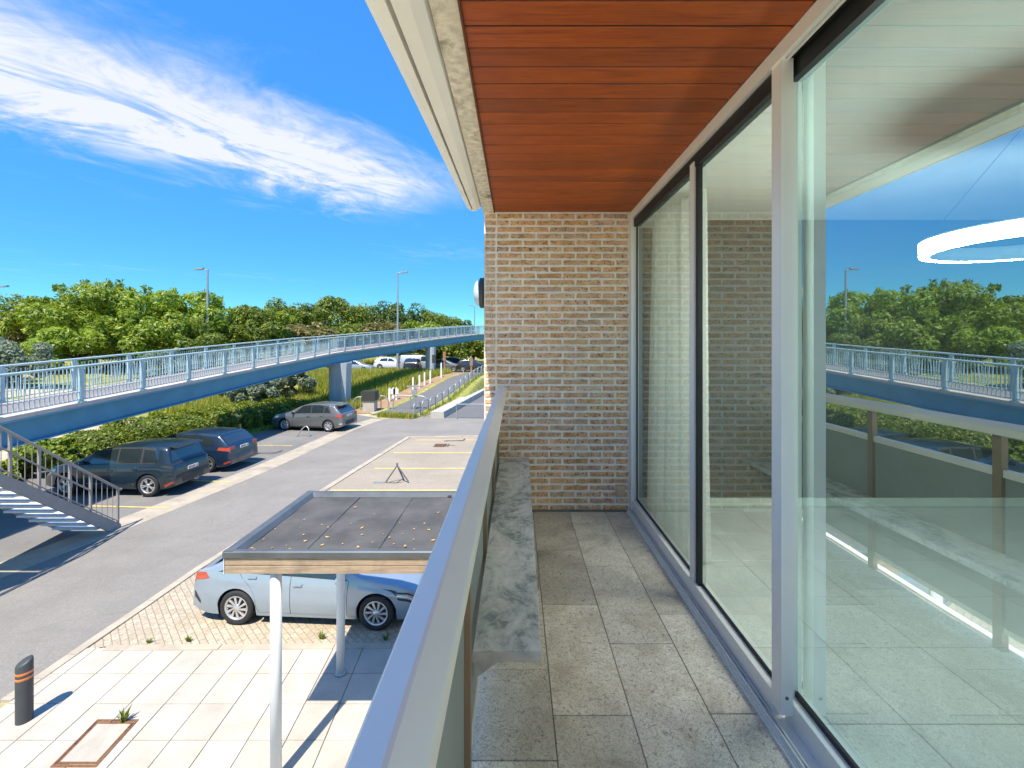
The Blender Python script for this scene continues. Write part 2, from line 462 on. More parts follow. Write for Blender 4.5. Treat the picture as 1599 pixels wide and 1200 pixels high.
    M['asphalt_far'] = asphalt('asphalt_path', (0.15, 0.147, 0.145), 0.1, False)
    M['bay_concrete'] = asphalt('bay_concrete', (0.345, 0.29, 0.222), 0.14)
    M['kerb'] = simple('kerb_concrete', lin(172,160,142), 0.92, 0, 0.15, 3, 0.5, (lin(140,130,114), 0.55))
    M['gutter'] = simple('gutter_concrete', lin(166,155,138), 0.92, 0, 0.16, 2.2, 0.5, (lin(132,124,110), 0.56))
    t = NT('block_paving'); v = t.coord((1,1,1))
    mp = t.n('Mapping'); mp.inputs['Rotation'].default_value = (0,0,0.78); t.l(v, mp.inputs['Vector'])
    bk = t.n('TexBrick'); t.l(mp.outputs[0], bk.inputs['Vector'])
    bk.inputs['Scale'].default_value = 1; bk.inputs['Brick Width'].default_value = 0.21; bk.inputs['Row Height'].default_value = 0.105; bk.inputs['Mortar Size'].default_value = 0.006
    bk.inputs['Color1'].default_value = (*lin(190,176,156),1); bk.inputs['Color2'].default_value = (*lin(174,160,140),1); bk.inputs['Mortar'].default_value = (*lin(140,126,106),1)
    n = t.noise(v, 1.6, 6, 0.65, 0.5); n2 = t.noise(v, 30, 4, 0.65)
    col = t.mix(t.ramp(n, [(0.42, 0.0), (0.7, 0.6)]), bk.outputs['Color'], lin(160,146,120))
    col = t.mix(t.ramp(n2, [(0.36, 0.5), (0.5, 0.0)]), col, lin(112,98,76))
    t.color(col); t.set(Roughness=0.93); t.bump(t.math('SUBTRACT', n2, t.math('MULTIPLY', bk.outputs['Fac'], 1.2)), 0.7, 0.01); M['blocks'] = t.m
    t = NT('pale_slab'); v = t.coord((1,1,1), False); r = t.rnd()
    n = t.noise(v, 1.7, 6, 0.6, 0.3); n2 = t.noise(v, 34, 4, 0.6)
    col = t.ramp(n, [(0.3, lin(168,159,145)), (0.7, lin(190,182,168))])
    col = t.mix(t.ramp(n2, [(0.30, 0.55), (0.42, 0.0)]), col, lin(150,136,116))
    col = t.hsv(col, 0.5, 0.95, t.ramp(r, [(0, 0.93), (1, 1.05)]))
    t.color(col); t.set(Roughness=0.9); t.bump(n2, 0.35, 0.004); M['slab'] = t.m
    M['yellow'] = simple('yellow_line', lin(222,190,104), 0.8, 0, 0.12, 9, 0.2, (lin(176,160,130), 0.50))
    M['rust'] = simple('rusty_iron', lin(128,92,64), 0.85, 0.2, 0.3, 24, 0.4, (lin(90,58,38), 0.5))
    M['bollard'] = simple('bollard_grey', lin(62,66,68), 0.55, 0, 0.1, 9)
    M['orange'] = simple('orange_band', lin(214,122,62), 0.5, 0, 0.1, 20)
    M['felt'] = simple('roof_felt', (0.085, 0.080, 0.074), 0.85, 0, 0.3, 2.2, 0.5, ((0.135, 0.128, 0.118), 0.52), bscale=90)
    M['felt_edge'] = simple('roof_edge', (0.085, 0.095, 0.105), 0.42, 0, 0.2, 3, 0.1)
    M['post_white'] = simple('post_white', lin(206,212,216), 0.45, 0, 0.05, 3)
    M['dry_leaf'] = simple('dry_leaf', lin(214,160,88), 0.8, 0, 0.25, 3, 0, None, True)
    M['galv'] = simple('galvanised', lin(168,172,174), 0.45, 0.5, 0.12, 9)
    M['dark_steel'] = simple('dark_steel', lin(104,106,110), 0.5, 0.3, 0.15, 12)
    M['bridge_blue'] = simple('bridge_blue', lin(82,136,158), 0.6, 0, 0.12, 1.5, 0.1, (lin(98,128,138), 0.56))
    M['bridge_light'] = simple('bridge_light_blue', lin(168,190,192), 0.6, 0, 0.10, 3, 0.1, (lin(128,136,132), 0.63))
    M['flange'] = simple('bridge_flange', lin(96,150,184), 0.6, 0, 0.12, 3, 0.1, (lin(150,128,110), 0.6))
    M['deck'] = simple('deck_concrete', lin(194,178,164), 0.92, 0, 0.14, 1.4, 0.4, (lin(150,136,124), 0.58))
    M['deck_top'] = simple('deck_asphalt', lin(132,124,122), 0.92, 0, 0.14, 1.0, 0.4)
    M['pillar'] = simple('pillar_grey', lin(166,172,176), 0.85, 0, 0.07, 1.2, 0.2, (lin(170,178,184), 0.6))
    M['stair_paint'] = simple('stair_taupe', lin(150,140,134), 0.7, 0, 0.10, 4, 0.1)
    M['tread'] = simple('tread_pale', lin(206,206,206), 0.8, 0, 0.08, 4, 0.2)
    M['lamp_post'] = simple('lamp_post_grey', lin(146,158,166), 0.5, 0.3, 0.08, 3)
    M['concrete'] = simple('concrete', lin(176,170,160), 0.92, 0, 0.14, 2.5, 0.4, (lin(140,132,120), 0.58))
    M['wood_post'] = simple('wood_post', lin(150,112,86), 0.85, 0, 0.2, 10)
    M['white_post'] = simple('white_marker', lin(222,222,218), 0.7, 0, 0.06, 5)
    M['black_cap'] = simple('black_cap', lin(58,56,54), 0.6, 0, 0.1, 10)
    t = NT('ground'); v = t.coord((1,1,1)); n = t.noise(v, 0.16, 7, 0.62, 0.4); n2 = t.noise(v, 2.6, 6, 0.65); n3 = t.noise(v, 22, 4, 0.6)
    sand = t.ramp(n2, [(0.3, lin(176,160,134)), (0.7, lin(206,192,168))]); grass = t.ramp(n2, [(0.25, lin(96,106,46)), (0.5, lin(140,142,66)), (0.75, lin(176,168,100))])
    sp = t.n('SeparateXYZ'); t.l(v, sp.inputs[0])
    far = t.n('MapRange'); t.l(sp.outputs[1], far.inputs[0]); far.inputs[1].default_value = 22; far.inputs[2].default_value = 36
    col = t.mix(t.ramp(t.math('ADD', n, t.math('MULTIPLY', far.outputs[0], 0.14)), [(0.50, 0.0), (0.58, 1.0)]), sand, grass)
    col = t.mix(t.ramp(n3, [(0.35, 0.3), (0.5, 0.0)]), col, lin(92,88,60))
    t.color(col); t.set(Roughness=0.95); t.bump(n3, 0.6, 0.03); M['ground'] = t.m
    M['earth'] = simple('bare_earth', lin(150,122,94), 0.95, 0, 0.2, 2, 0.5)
    M['verge'] = simple('verge_turf', lin(150,160,70), 0.95, 0, 0.25, 3, 0.6)
    # ---- foliage: colour from a per-leaf random attribute plus a broad patch noise
    def leaf(name, stops, trans=0.35, patch=0.5):
        t = NT(name); at = t.n('Attribute', attribute_name='rnd'); v = t.coord((1,1,1)); n = t.noise(v, patch, 3, 0.5)
        f = t.math('ADD', t.math('MULTIPLY', at.outputs['Fac'], 0.65), t.math('MULTIPLY', n, 0.5))
        f = t.math('SUBTRACT', f, 0.1)
        col = t.ramp(f, stops)
        d = t.p; d.inputs['Roughness'].default_value = 0.5; t.l(col, d.inputs['Base Color'])
        tl = t.n('BsdfTranslucent'); t.l(t.hsv(col, 0.49, 1.1, 1.5), tl.inputs[0])
        ms = t.n('MixShader'); ms.inputs[0].default_value = trans; t.l(d.outputs[0], ms.inputs[1]); t.l(tl.outputs[0], ms.inputs[2]); t.l(ms.outputs[0], t.out.inputs[0]); return t.m
    M['leaf_bright'] = leaf('leaf_bright', [(0.1, (0.075,0.135,0.014)), (0.45, (0.18,0.26,0.024)), (0.8, (0.36,0.42,0.045)), (1.0, (0.54,0.54,0.14))])
    M['leaf_lime'] = leaf('leaf_lime', [(0.1, (0.10,0.18,0.02)), (0.45, (0.23,0.33,0.035)), (0.85, (0.40,0.48,0.08))], 0.4, 0.8)
    M['leaf_mid'] = leaf('leaf_mid', [(0.1, (0.07,0.12,0.014)), (0.5, (0.15,0.20,0.024)), (0.9, (0.27,0.31,0.042))])
    M['leaf_dark'] = leaf('leaf_dark', [(0.1, (0.04,0.08,0.014)), (0.5, (0.085,0.13,0.022)), (0.9, (0.16,0.20,0.036))])
    M['leaf_silver'] = leaf('leaf_silver', [(0.1, (0.10,0.14,0.09)), (0.5, (0.20,0.25,0.17)), (0.9, (0.36,0.41,0.29))])
    M['leaf_brown'] = leaf('leaf_brown', [(0.1, (0.09,0.09,0.025)), (0.5, (0.20,0.18,0.05)), (0.9, (0.34,0.28,0.09))])
    M['hedge'] = leaf('leaf_hedge', [(0.1, (0.05,0.10,0.012)), (0.5, (0.15,0.20,0.020)), (0.9, (0.34,0.37,0.04))])
    M['grass'] = leaf('grass_blades', [(0.1, (0.17,0.22,0.025)), (0.5, (0.34,0.36,0.045)), (0.9, (0.56,0.48,0.16))], 0.4, 0.25)
    M['hedge_core'] = simple('hedge_core', (0.05, 0.07, 0.02), 0.95, 0, 0.3, 9, 0.6)
    M['bark'] = simple('bark', (0.09, 0.07, 0.05), 0.95, 0, 0.3, 8, 0.6)
    # ---- cars
    def paint(name, c, metal=0.35):
        t = NT(name); v = t.coord((1,1,1)); n = t.noise(v, 3.0, 5, 0.6)
        t.color(t.mix(t.ramp(n, [(0.4, 0.0), (0.8, 0.18)]), c, tuple(x*0.85+0.02 for x in c)))
        t.set(Roughness=t.ramp(n, [(0.3, 0.28), (0.75, 0.38)]), Metallic=metal, Coat_Weight=0.8, Coat_Roughness=0.06); return t.m
    M['p_light'] = paint('paint_pale_blue', lin(150,163,174), 0.3)
    M['p_navy'] = paint('paint_navy', lin(28,44,56), 0.15)
    M['p_blue'] = paint('paint_dark_blue', lin(26,46,70), 0.15)
    M['p_grey'] = paint('paint_grey', lin(112,112,112), 0.4)
    M['p_black'] = paint('paint_black', lin(36,38,40), 0.2)
    M['p_white'] = paint('paint_white', lin(214,218,222), 0.05)
    M['p_silver'] = paint('paint_silver', lin(168,176,184), 0.4)
    t = NT('car_glass'); t.color((0.02,0.028,0.03)); t.set(Roughness=0.03, Specular_IOR_Level=1.0, Coat_Weight=1.0, Coat_Roughness=0.01); M['carglass'] = t.m
    M['plastic'] = simple('black_plastic', (0.03,0.031,0.033), 0.6, 0, 0.2, 12)
    M['tyre'] = simple('tyre_rubber', (0.022,0.022,0.023), 0.8, 0, 0.2, 14)
    M['alloy'] = simple('alloy', (0.62,0.62,0.63), 0.3, 0.7, 0.08, 9)
    M['seam'] = simple('panel_gap', (0.012,0.012,0.013), 0.8)
    M['chrome'] = simple('chrome', (0.8,0.8,0.82), 0.15, 1.0, 0.05)
    t = NT('red_lens'); t.color((0.42,0.06,0.025)); t.set(Roughness=0.12, Coat_Weight=0.6); M['redlens'] = t.m
    t = NT('clear_lens'); t.color((0.55,0.58,0.60)); t.set(Roughness=0.08, Metallic=0.4, Coat_Weight=0.8); M['lens'] = t.m
    M['plate'] = simple('plate_white', lin(226,226,222), 0.5, 0, 0.03)
    M['plate_ink'] = simple('plate_ink', lin(150,50,50), 0.6)
mats()
# ------------------------------------------------------------------ terrain and roads
def sst(a, b, x):
    t = np.clip((np.asarray(x, float) - a) / (b - a), 0, 1); return t*t*(3-2*t)
def hz(x, y):
    x = np.asarray(x, float); y = np.asarray(y, float)
    z = 1.62 * sst(33, 50, y)
    xl = -4.9 + (y-30.6)*(2.7/21.4)
    z = z * (1 - sst(xl-0.62, xl-0.30, x)*sst(53.0, 51.5, y))
    left = sst(-20.5, -38, x) * sst(8, 24, y) * 2.2
    r = x / np.maximum(y, 1.0)
    dune = sst(62, 96, y) * (4.6 + 0.9*np.sin(x*0.11) + 0.7*np.sin(x*0.043+y*0.06)) * sst(-0.03, -0.26, r)
    dune += sst(30, 70, -x) * sst(20, 60, y) * 1.5
    return z + np.maximum(left, 0) + dune
def spaced(pts):
    out = []
    for a, b, n in pts: out += list(np.linspace(a, b, n, endpoint=False))
    return np.array(out + [pts[-1][1]])
def make_ground():
    xs = spaced([(-2500,-300,6), (-300,-90,14), (-90,-40,25), (-40,-6.5,44), (-6.5,0.5,44), (0.5,6,6), (6,60,12), (60,300,6), (300,2500,5)])
    ys = spaced([(-400,-20,5), (-20,30,20), (30,60,40), (60,130,40), (130,400,12), (400,3000,8)])
    X, Y = np.meshgrid(xs, ys); Z = hz(X, Y)
    nx, ny = len(xs), len(ys)
    v = np.stack([X.ravel(), Y.ravel(), Z.ravel()], 1)
    f = [(j*nx+i, j*nx+i+1, (j+1)*nx+i+1, (j+1)*nx+i) for j in range(ny-1) for i in range(nx-1)]
    me = bpy.data.meshes.new('ground'); me.from_pydata(v.tolist(), [], f)
    me.polygons.foreach_set('use_smooth', [True]*len(f)); me.materials.append(M['ground'])
    tag(link('ground', me), 'sandy ground and dunes under everything', None, None, 'structure')
make_ground()

def sheet(name, pix, z, mat, label):
    mb = MB(); pts = [G(a, b) if not isinstance(a, Vector) else a for a, b in pix]
    mb.poly([(p.x, p.y, z) for p in pts])
    o = mb.build(name, mat, None, fix=False)
    if o.data.polygons[0].normal.z < 0: o.data.flip_normals()
    return tag(o, label, None, None, 'structure')
def W2(x, y): return (Vector((x, y, 0)), None)

# left edge of the lane (kerb line) and right edge, read off as street positions
LE = [(-260, 1010), (0, 905), (187, 832), (345, 767), (430, 731), (560, 669), (600, 655)]
RE = [(-200, 1245), (0, 1098), (50, 1064), (105, 1026), (230, 941), (310, 886), (540, 742), (636, 683)]
sheet('road', LE + [(640, 648), (700, 643), (790, 641), (880, 641), (880, 690), (760, 683)] + RE[::-1], 0.008, M['asphalt'], 'grey asphalt access lane between the two rows of parking bays')
# parking on the left: asphalt bays, concrete gutter strip along the lane
sheet('parking_bays', [(600, 655), (560, 669), (430, 731), (345, 767), (187, 832), (0, 905), (-260, 1010), (-420, 900), (-150, 760), (150, 700), (340, 697), (400, 678), (470, 655), (530, 643)], 0.004, M['asphalt_bay'], 'grey asphalt parking bays beside the hedge')
def strip(name, A, B, z, mat, label, piece=None):
    """concrete strip between two ground polylines, laid in separate lengths"""
    root = MB(); n = len(A)
    for i in range(n-1): root.poly([(p.x, p.y, z) for p in (A[i], A[i+1], B[i+1], B[i])])
    o = root.build(name, mat, None, fix=False)
    for p in o.data.polygons:
        if p.normal.z < 0: o.data.flip_normals(); break
    return tag(o, label, None, None, 'structure')
LEg = [G(*p) for p in LE]
def offset(poly, d):
    out = []
    for i, p in enumerate(poly):
        t = (poly[min(i+1, len(poly)-1)] - poly[max(i-1, 0)]).normalized()
        out.append(p + Vector((-t.y, t.x, 0)) * d)
    return out
strip('gutter', LEg, offset(LEg, 0.95), 0.013, M['gutter'], 'pale concrete strip between parking bays and lane')
# yellow bay lines, left row and right row
def line_mark(x0, x1, y, z, w=0.09, sk=0.0, label=''):
    mb = MB(); n = 14
    for i in range(n):
        a, b = x0 + (x1-x0)*i/n, x0 + (x1-x0)*(i+1)/n
        ya, yb = y + sk*(a-x0), y + sk*(b-x0)
        mb.poly([(a, ya-w/2, z), (b, yb-w/2, z), (b, yb+w/2, z), (a, ya+w/2, z)])
    return tag(mb.build('bay_line', M['yellow'], None), label, None, 'yellow bay lines', 'structure')
for k, (px, py) in enumerate([(257, 794), (355, 753), (397, 722), (452, 697)]):
    g = G(px, py); line_mark(g.x-5.0, g.x+0.15, g.y+0.30, 0.019, 0.09, -0.06, 'worn yellow line between two bays of the hedge-side row')
# right parking area
sheet('parking_apron', [(636, 683), (760, 681), (900, 681), (1200, 800), (900, 900), (480, 790), (540, 742)], 0.014, M['bay_concrete'], 'beige concrete parking apron with yellow lines')
REg = [G(*p) for p in RE]
for k, (px, py) in enumerate([(505, 767), (575, 732.5), (606, 708), (641, 688)]):
    g = G(px, py); line_mark(g.x+0.25, g.x+6.6, g.y, 0.021, 0.11, 0.0, 'yellow line between two bays of the beige apron')
# block paving round the pale blue car
sheet('block_paving', [(310, 886), (480, 790), (900, 900), (1300, 1003), (900, 1008), (160, 1012), (105, 1026), (230, 941)], 0.017, M['blocks'], 'beige block paving under the pale blue car')
# kerb along the right edge of the lane: separate stones
def kerb_run(name, poly, width, label, step=0.9, z0=-0.05, z1=0.045, off=0.0, mat=None):
    root = tag(bpy.data.objects.new(name, None), label, None, None, 'structure'); COL.objects.link(root)
    root.location = poly[0]
    pts = [poly[0]]
    for a, b in zip(poly[:-1], poly[1:]):
        n = max(1, round((b-a).length/step))
        pts += [a.lerp(b, (i+1)/n) for i in range(n)]
    for a, b in zip(pts[:-1], pts[1:]):
        t = (b-a).normalized(); nrm = Vector((t.y, -t.x, 0))
        c = (a+b)/2 + nrm*(width/2+off); c.z = (z0+z1)/2 + random.uniform(-.003, .003)
        mb = MB(); hl = (b-a).length/2 - 0.004
        mb.obox(c, t*hl, nrm*width/2, Vector((0,0,(z1-z0)/2)))
        mb.build('kerb_stone', mat or M['kerb'], root)
    return root
kerb_run('kerb', [REg[i] for i in (1, 2, 3, 4, 5)], 0.16, 'pale kerb stones between lane and slab pavement')
kerb_run('kerb', [REg[5], REg[6], REg[7]], 0.22, 'pale kerb edging the beige apron along the lane', 1.1)
kerb_run('kerb', [G(170, 1011), G(700, 1007)], 0.14, 'thin kerb between block paving and slab pavement', 0.9, -0.05, 0.04)
kerb_run('kerb', [G(636, 683), G(770, 681)], 0.2, 'kerb along the far end of the beige apron', 1.2, -0.05, 0.04)

# slab pavement: every slab its own piece
def slabs():
    root = tag(bpy.data.objects.new('pavement', None), 'pale concrete slab pavement in front of the canopy', None, None, 'structure')
    COL.objects.link(root); root.location = (-4, 6, 0)
    bed = [G(150, 1015), G(1300, 1013), G(1400, 1560), G(-600, 1560), G(-180, 1255)]
    mb = MB(); mb.poly([(p.x, p.y, 0.006) for p in bed]); o = mb.build('joint_bed', M['grout'], root, fix=False)
    if o.data.polygons[0].normal.z < 0: o.data.flip_normals()
    dy = 0.585; y1 = 7.57
    for r in range(7):
        yt, yb = y1 - r*dy - 0.005, y1 - (r+1)*dy + 0.005
        for c in range(-22, 12):
            skew = -0.055
            def X(cc, y): return -4.55 + cc*0.496 + (y-7.57)*(-skew)*-1
            xa, xb = X(c, 0), X(c+1, 0)
            def lim(y):   # left border of the pavement follows the lane kerb
                a, b = REg[1], REg[3]
                t = (y-a.y)/(b.y-a.y); return a.x + (b.x-a.x)*t + 0.16
            pts = []
            for (cc, y) in ((c, yb), (c+1, yb), (c+1, yt), (c, yt)):
                x = X(cc, y) + (0.005 if cc == c else -0.005)
                pts.append([x, y])
            if pts[1][0] < lim(yb) and pts[2][0] < lim(yt): continue
            if pts[1][0] < lim(yb)+0.02: pts[1][0] = lim(yb)+0.02
            pts[0][0] = max(pts[0][0], lim(yb)); pts[3][0] = max(pts[3][0], lim(yt))
            if pts[2][0] < pts[3][0]+0.03: continue
            zt = 0.030 + random.uniform(-0.002, 0.002)
            mb = MB(); b = 0.004
            cx = sum(p[0] for p in pts)/4; cy = sum(p[1] for p in pts)/4
            top = [(p[0]+(b if p[0] < cx else -b), p[1]+(b if p[1] < cy else -b), zt) for p in pts]
            mb.add([(p[0], p[1], 0.004) for p in pts] + [(p[0], p[1], zt-b) for p in pts] + top,
                   [(4+i, 4+(i+1)%4, 8+(i+1)%4, 8+i) for i in range(4)] + [(i, (i+1)%4, 4+(i+1)%4, 4+i) for i in range(4)] + [(8,9,10,11)])
            mb.build('slab', M['slab'], root)
slabs()

# far street, cycle path and garage ramp
def drape(name, A, B, z, mat, label, n=24):
    mb = MB()
    L = [[a.lerp(b, t) for t in np.linspace(0, 1, 5)] for a, b in zip(A, B)]
    pts = []
    for row in L: pts.append([(p.x, p.y, float(hz(p.x, p.y)) + z) for p in row])
    for i in range(len(pts)-1):
        for j in range(4): mb.add([pts[i][j], pts[i+1][j], pts[i+1][j+1], pts[i][j+1]], [(0,1,2,3)], True)
    return tag(mb.build(name, mat, None), label, None, None, 'structure')
def seg(a, b, n): return [Vector(a).lerp(Vector(b), t) for t in np.linspace(0, 1, n)]
drape('far_road', seg((-70, 53, 0), (10, 53, 0), 40), seg((-70, 61, 0), (10, 61, 0), 40), 0.03, M['asphalt_far'], 'distant road running behind the footbridge')
drape('far_verge', seg((-70, 56.3, 0), (10, 56.3, 0), 40), seg((-70, 57.6, 0), (10, 57.6, 0), 40), 0.07, M['verge'], 'grassy strip between the two lanes of the distant road')
drape('cycle_path', seg((-10.2, 32, 0), (-5.4, 52.5, 0), 20), seg((-7.6, 31, 0), (-3.4, 52.5, 0), 20), 0.035, M['asphalt_far'], 'grey cycle path climbing towards the distant road')
drape('path_edge', seg((-10.55, 32.6, 0), (-5.75, 52.5, 0), 20), seg((-10.2, 32, 0), (-5.4, 52.5, 0), 20), 0.045, M['ground'], 'dry grassy edge of the cycle path')
drape('path_bank', seg((-13.0, 32.2, 0), (-7.0, 52.5, 0), 20), seg((-10.55, 32.6, 0), (-5.75, 52.5, 0), 20), 0.03, M['earth'], 'bare earth bank beside the cycle path')
drape('side_path', seg((-26, 22.0, 0), (-14, 29, 0), 12), seg((-26, 20.2, 0), (-14, 27.0, 0), 12), 0.02, M['asphalt_far'], 'narrow grey path behind the clipped hedge')
sheet('ramp_floor', [W2(-4.85, 30.7), W2(3.0, 30.0), W2(3.0, 50.5), W2(-2.5, 50.5)], 0.012, M['asphalt_far'], 'grey asphalt floor of the sunken ramp by the brick corner')
# ------------------------------------------------------------------ the building and balcony
FZ, CZ = H - 1.42, H + 1.09          # balcony floor and soffit levels
WY = 3.79                            # face of the brick end wall
XW = 0.965                           # outer face of the window frame
YB = -0.35                           # unseen balcony end, set close behind the eye to let sun in
YR = -2.6                            # the room runs further back

def brick_wall():
    root = thing('brick_wall', 'sand-coloured brick end wall with pale mortar closing the balcony', 'wall', (0.35, WY, 0))
    MB().box(-0.27, 1.02, WY+0.012, WY+0.34, 0, CZ+0.5).build('wall_core', M['brickwork'], root)
    MB().box(-0.268, 1.00, WY+0.0012, WY+0.0115, FZ-0.02, CZ+0.02).build('mortar_bed', M['mortar'], root)
    # a few brick shapes: rounded, chipped, hand-moulded
    def shape(L, h, d, seed):
        rr = random.Random(seed); j = lambda a: rr.uniform(-a, a)
        nx = 6
        front = []; rim = []
        mb = MB(); b = 0.006
        outer = [(-L/2 + L*i/(nx-1), -h/2) for i in range(nx)] + [(L/2 - L*i/(nx-1), h/2) for i in range(nx)]
        outer = [(x + j(0.0035), z + j(0.003)) for x, z in outer]
        n = len(outer)
        sx, sz = (L-2.4*b)/L, (h-2*b)/h
        inner = [(x*sx + j(0.002), z*sz + j(0.0015)) for x, z in outer]
        vs = [(x, 0.02, z) for x, z in outer] + [(x, -d*0.45, z) for x, z in outer] + [(x, -d + j(0.0022), z) for x, z in inner]
        fs = [(i, (i+1) % n, n+(i+1) % n, n+i) for i in range(n)] + [(n+i, n+(i+1) % n, 2*n+(i+1) % n, 2*n+i) for i in range(n)]
        for i in range(nx-1):
            fs.append((2*n+i, 2*n+i+1, 2*n+n-2-i, 2*n+n-1-i))
        mb.add(vs, fs)
        return mb.mesh('brick', M['brick'])
    ch = 2.5 / 45.0; jt = 0.0145; D = 0.0085
    full = [shape(0.208, ch-jt, D, k) for k in range(8)]
    half = [shape(0.100, ch-jt, D, 20+k) for k in range(4)]
    head = [shape(0.088, ch-jt, D, 40+k) for k in range(4)]
    cut = {}
    x0, x1 = -0.162, 0.945
    for r in range(45):
        z = FZ + (r+0.5)*ch + 0.006
        def put(me, x):
            o = link('brick', me, root); o.location = Vector((x, WY+0.006, z + random.uniform(-.0012, .0012))) - root.location
            o.rotation_euler = (0, random.uniform(-.006, .006), 0)
            if random.random() < 0.5 and me not in cut.values(): o.scale = (-1, 1, 1) if False else (1, 1, 1)
        put(random.choice(head), -0.217 + random.uniform(-.003, .003))
        x = x0 if r % 2 == 0 else x0 - 0.111
        while x < x1 - 0.01:
            a, b = max(x, x0), min(x+0.211, x1)
            L = b - a
            if L > 0.205: put(random.choice(full), (a+b)/2)
            elif L > 0.02:
                key = round(L, 2)
                if key not in cut: cut[key] = shape(key, ch-jt, D, int(key*1000))
                put(cut[key], (a+b)/2)
            x += 0.222
    return root
brick_wall()

# lower storeys under the balcony, carried down to the street
bd = thing('apartment_building', 'brick apartment building whose balcony this is', 'building', (3, 1, 0))
MB().box(1.02, 7.4, YR-0.2, WY+0.34, 0, FZ-0.06).build('lower_wall', M['brickwork'], bd)
MB().box(0.96, 7.4, YR-0.2, WY+0.345, CZ+0.06, CZ+0.5).build('upper_slab', M['roughcast'], bd)
MB().box(-0.17, 0.9595, YB, WY+0.345, CZ+0.061, CZ+0.5).build('balcony_roof', M['roughcast'], bd)
MB().box(0.96, 1.06, YR-0.2, YB-0.002, FZ-0.06, CZ+0.06).build('facade_wall', M['brickwork'], bd)
# rear wall of the room, with an unseen window added to brighten it
MB().box(1.061, 1.5, YR-0.2, YR, FZ-0.06, CZ+0.06).build('rear_wall', M['room_wall'], bd)
MB().box(6.6, 7.4, YR-0.2, YR, FZ-0.06, CZ+0.06).build('rear_wall', M['room_wall'], bd)
MB().box(1.5, 6.6, YR-0.2, YR, CZ-0.16, CZ+0.06).build('fill_window_lintel', M['room_wall'], bd)
MB().box(1.5, 6.6, YR-0.2, YR, FZ-0.06, FZ+0.05).build('fill_window_sill', M['room_wall'], bd)
rp = MB().box(1.5, 6.6, YR-0.13, YR-0.07, FZ+0.051, FZ+0.10).build('rear_window', M['frame_alu'], bd)  # added window out of view, brings daylight into the room
for x in (1.5, 3.18, 4.86, 6.54): MB().box(x, x+0.06, YR-0.13, YR-0.07, FZ+0.101, CZ-0.161).build('frame_bar', M['frame_alu'], rp)
MB().add([(1.5, YR-0.1, FZ+0.1), (6.6, YR-0.1, FZ+0.1), (6.6, YR-0.1, CZ-0.161), (1.5, YR-0.1, CZ-0.161)], [(0,1,2,3)]).build('pane', M['glass'], rp, fix=False)
MB().box(7.2, 7.4, YR, WY+0.34, FZ-0.06, CZ+0.06).build('side_wall', M['room_wall'], bd)
MB().box(1.021, 7.2, WY+0.12, WY+0.34, FZ-0.06, CZ+0.06).build('end_wall', M['room_wall'], bd)
MB().box(1.06, 7.2, WY+0.095, WY+0.12, FZ+0.006, FZ+0.075).build('skirting_board', M['skirting'], bd)
MB().box(1.03, 7.2, YR, WY+0.12, CZ-0.03, CZ+0.06).build('room_ceiling', M['plaster'], bd)
MB().box(1.06, 1.20, YR, WY+0.12, CZ-0.10, CZ-0.031).build('curtain_pelmet', M['plaster'], bd)

# floor of the room behind the glass: big square tiles
rf = tag(bpy.data.objects.new('room_floor', None), 'pale tiled floor of the room behind the glass', None, None, 'structure'); COL.objects.link(rf)
rf.location = (3, 1, FZ)
MB().box(1.02, 7.2, YR, WY+0.12, FZ-0.06, FZ-0.006).build('screed', M['grout'], rf)
tile_me = MB().bbox(-0.2085, 0.2085, -0.2085, 0.2085, -0.007, 0, 0.0015).mesh('floor_tile', M['room_tile'])
for i in range(-1, 15):
    for j in range(-10, 7):
        x, y = 1.46 + 0.42*i + 0.21, 1.68 + 0.42*j - 0.21
        xa, xb = max(x-0.21, 1.07), min(x+0.21, 7.2)
        ya, yb = max(y-0.21, YR), min(y+0.21, WY+0.12)
        if xb-xa < 0.03 or yb-ya < 0.03: continue
        if xb-xa > 0.415 and yb-ya > 0.415:
            o = link('floor_tile', tile_me, rf); o.location = Vector((x, y, FZ)) - rf.location
        else:
            MB().bbox(xa+.0015, xb-.0015, ya+.0015, yb-.0015, FZ-.007, FZ, .0015).build('floor_tile', M['room_tile'], rf)

# balcony floor: stone slabs in four courses
bf = tag(bpy.data.objects.new('balcony_floor', None), 'balcony floor of grey shell-limestone slabs', None, None, 'structure'); COL.objects.link(bf)
bf.location = (0.4, 1.5, FZ)
MB().box(-0.205, 1.02, YB, WY+0.01, FZ-0.18, FZ-0.008).build('balcony_slab', M['concrete'], bf)
courses = [(-0.165, 0.14, [0.1, 0.8, 1.533, 1.96, 2.60, 3.25]), (0.14, 0.44, [0.4, 1.05, 1.72, 2.445, 3.08]),
           (0.44, 0.742, [0, 0.7, 1.40, 2.129, 2.86, 3.55]), (0.742, 0.935, [0.4, 1.1, 1.727, 2.357, 3.0])]
for xa, xb, js in courses:
    ys = [YB] + js + [WY+0.004]
    for a, b in zip(ys[:-1], ys[1:]):
        dz = random.uniform(-.001, .001)
        MB().bbox(xa+.0018, xb-.0018, a+.0018, b-.0018, FZ-.012, FZ+dz, .0015).build('stone_tile', M['stone'], bf)
MB().box(-0.206, -0.167, YB, WY+0.003, FZ-0.05, FZ+0.012).build('edge_trim', M['white_paint'], bf)
MB().box(0.10, 0.945, WY-0.012, WY+0.006, FZ+0.001, FZ+0.016).build('grout_fillet', M['grout'], bf)

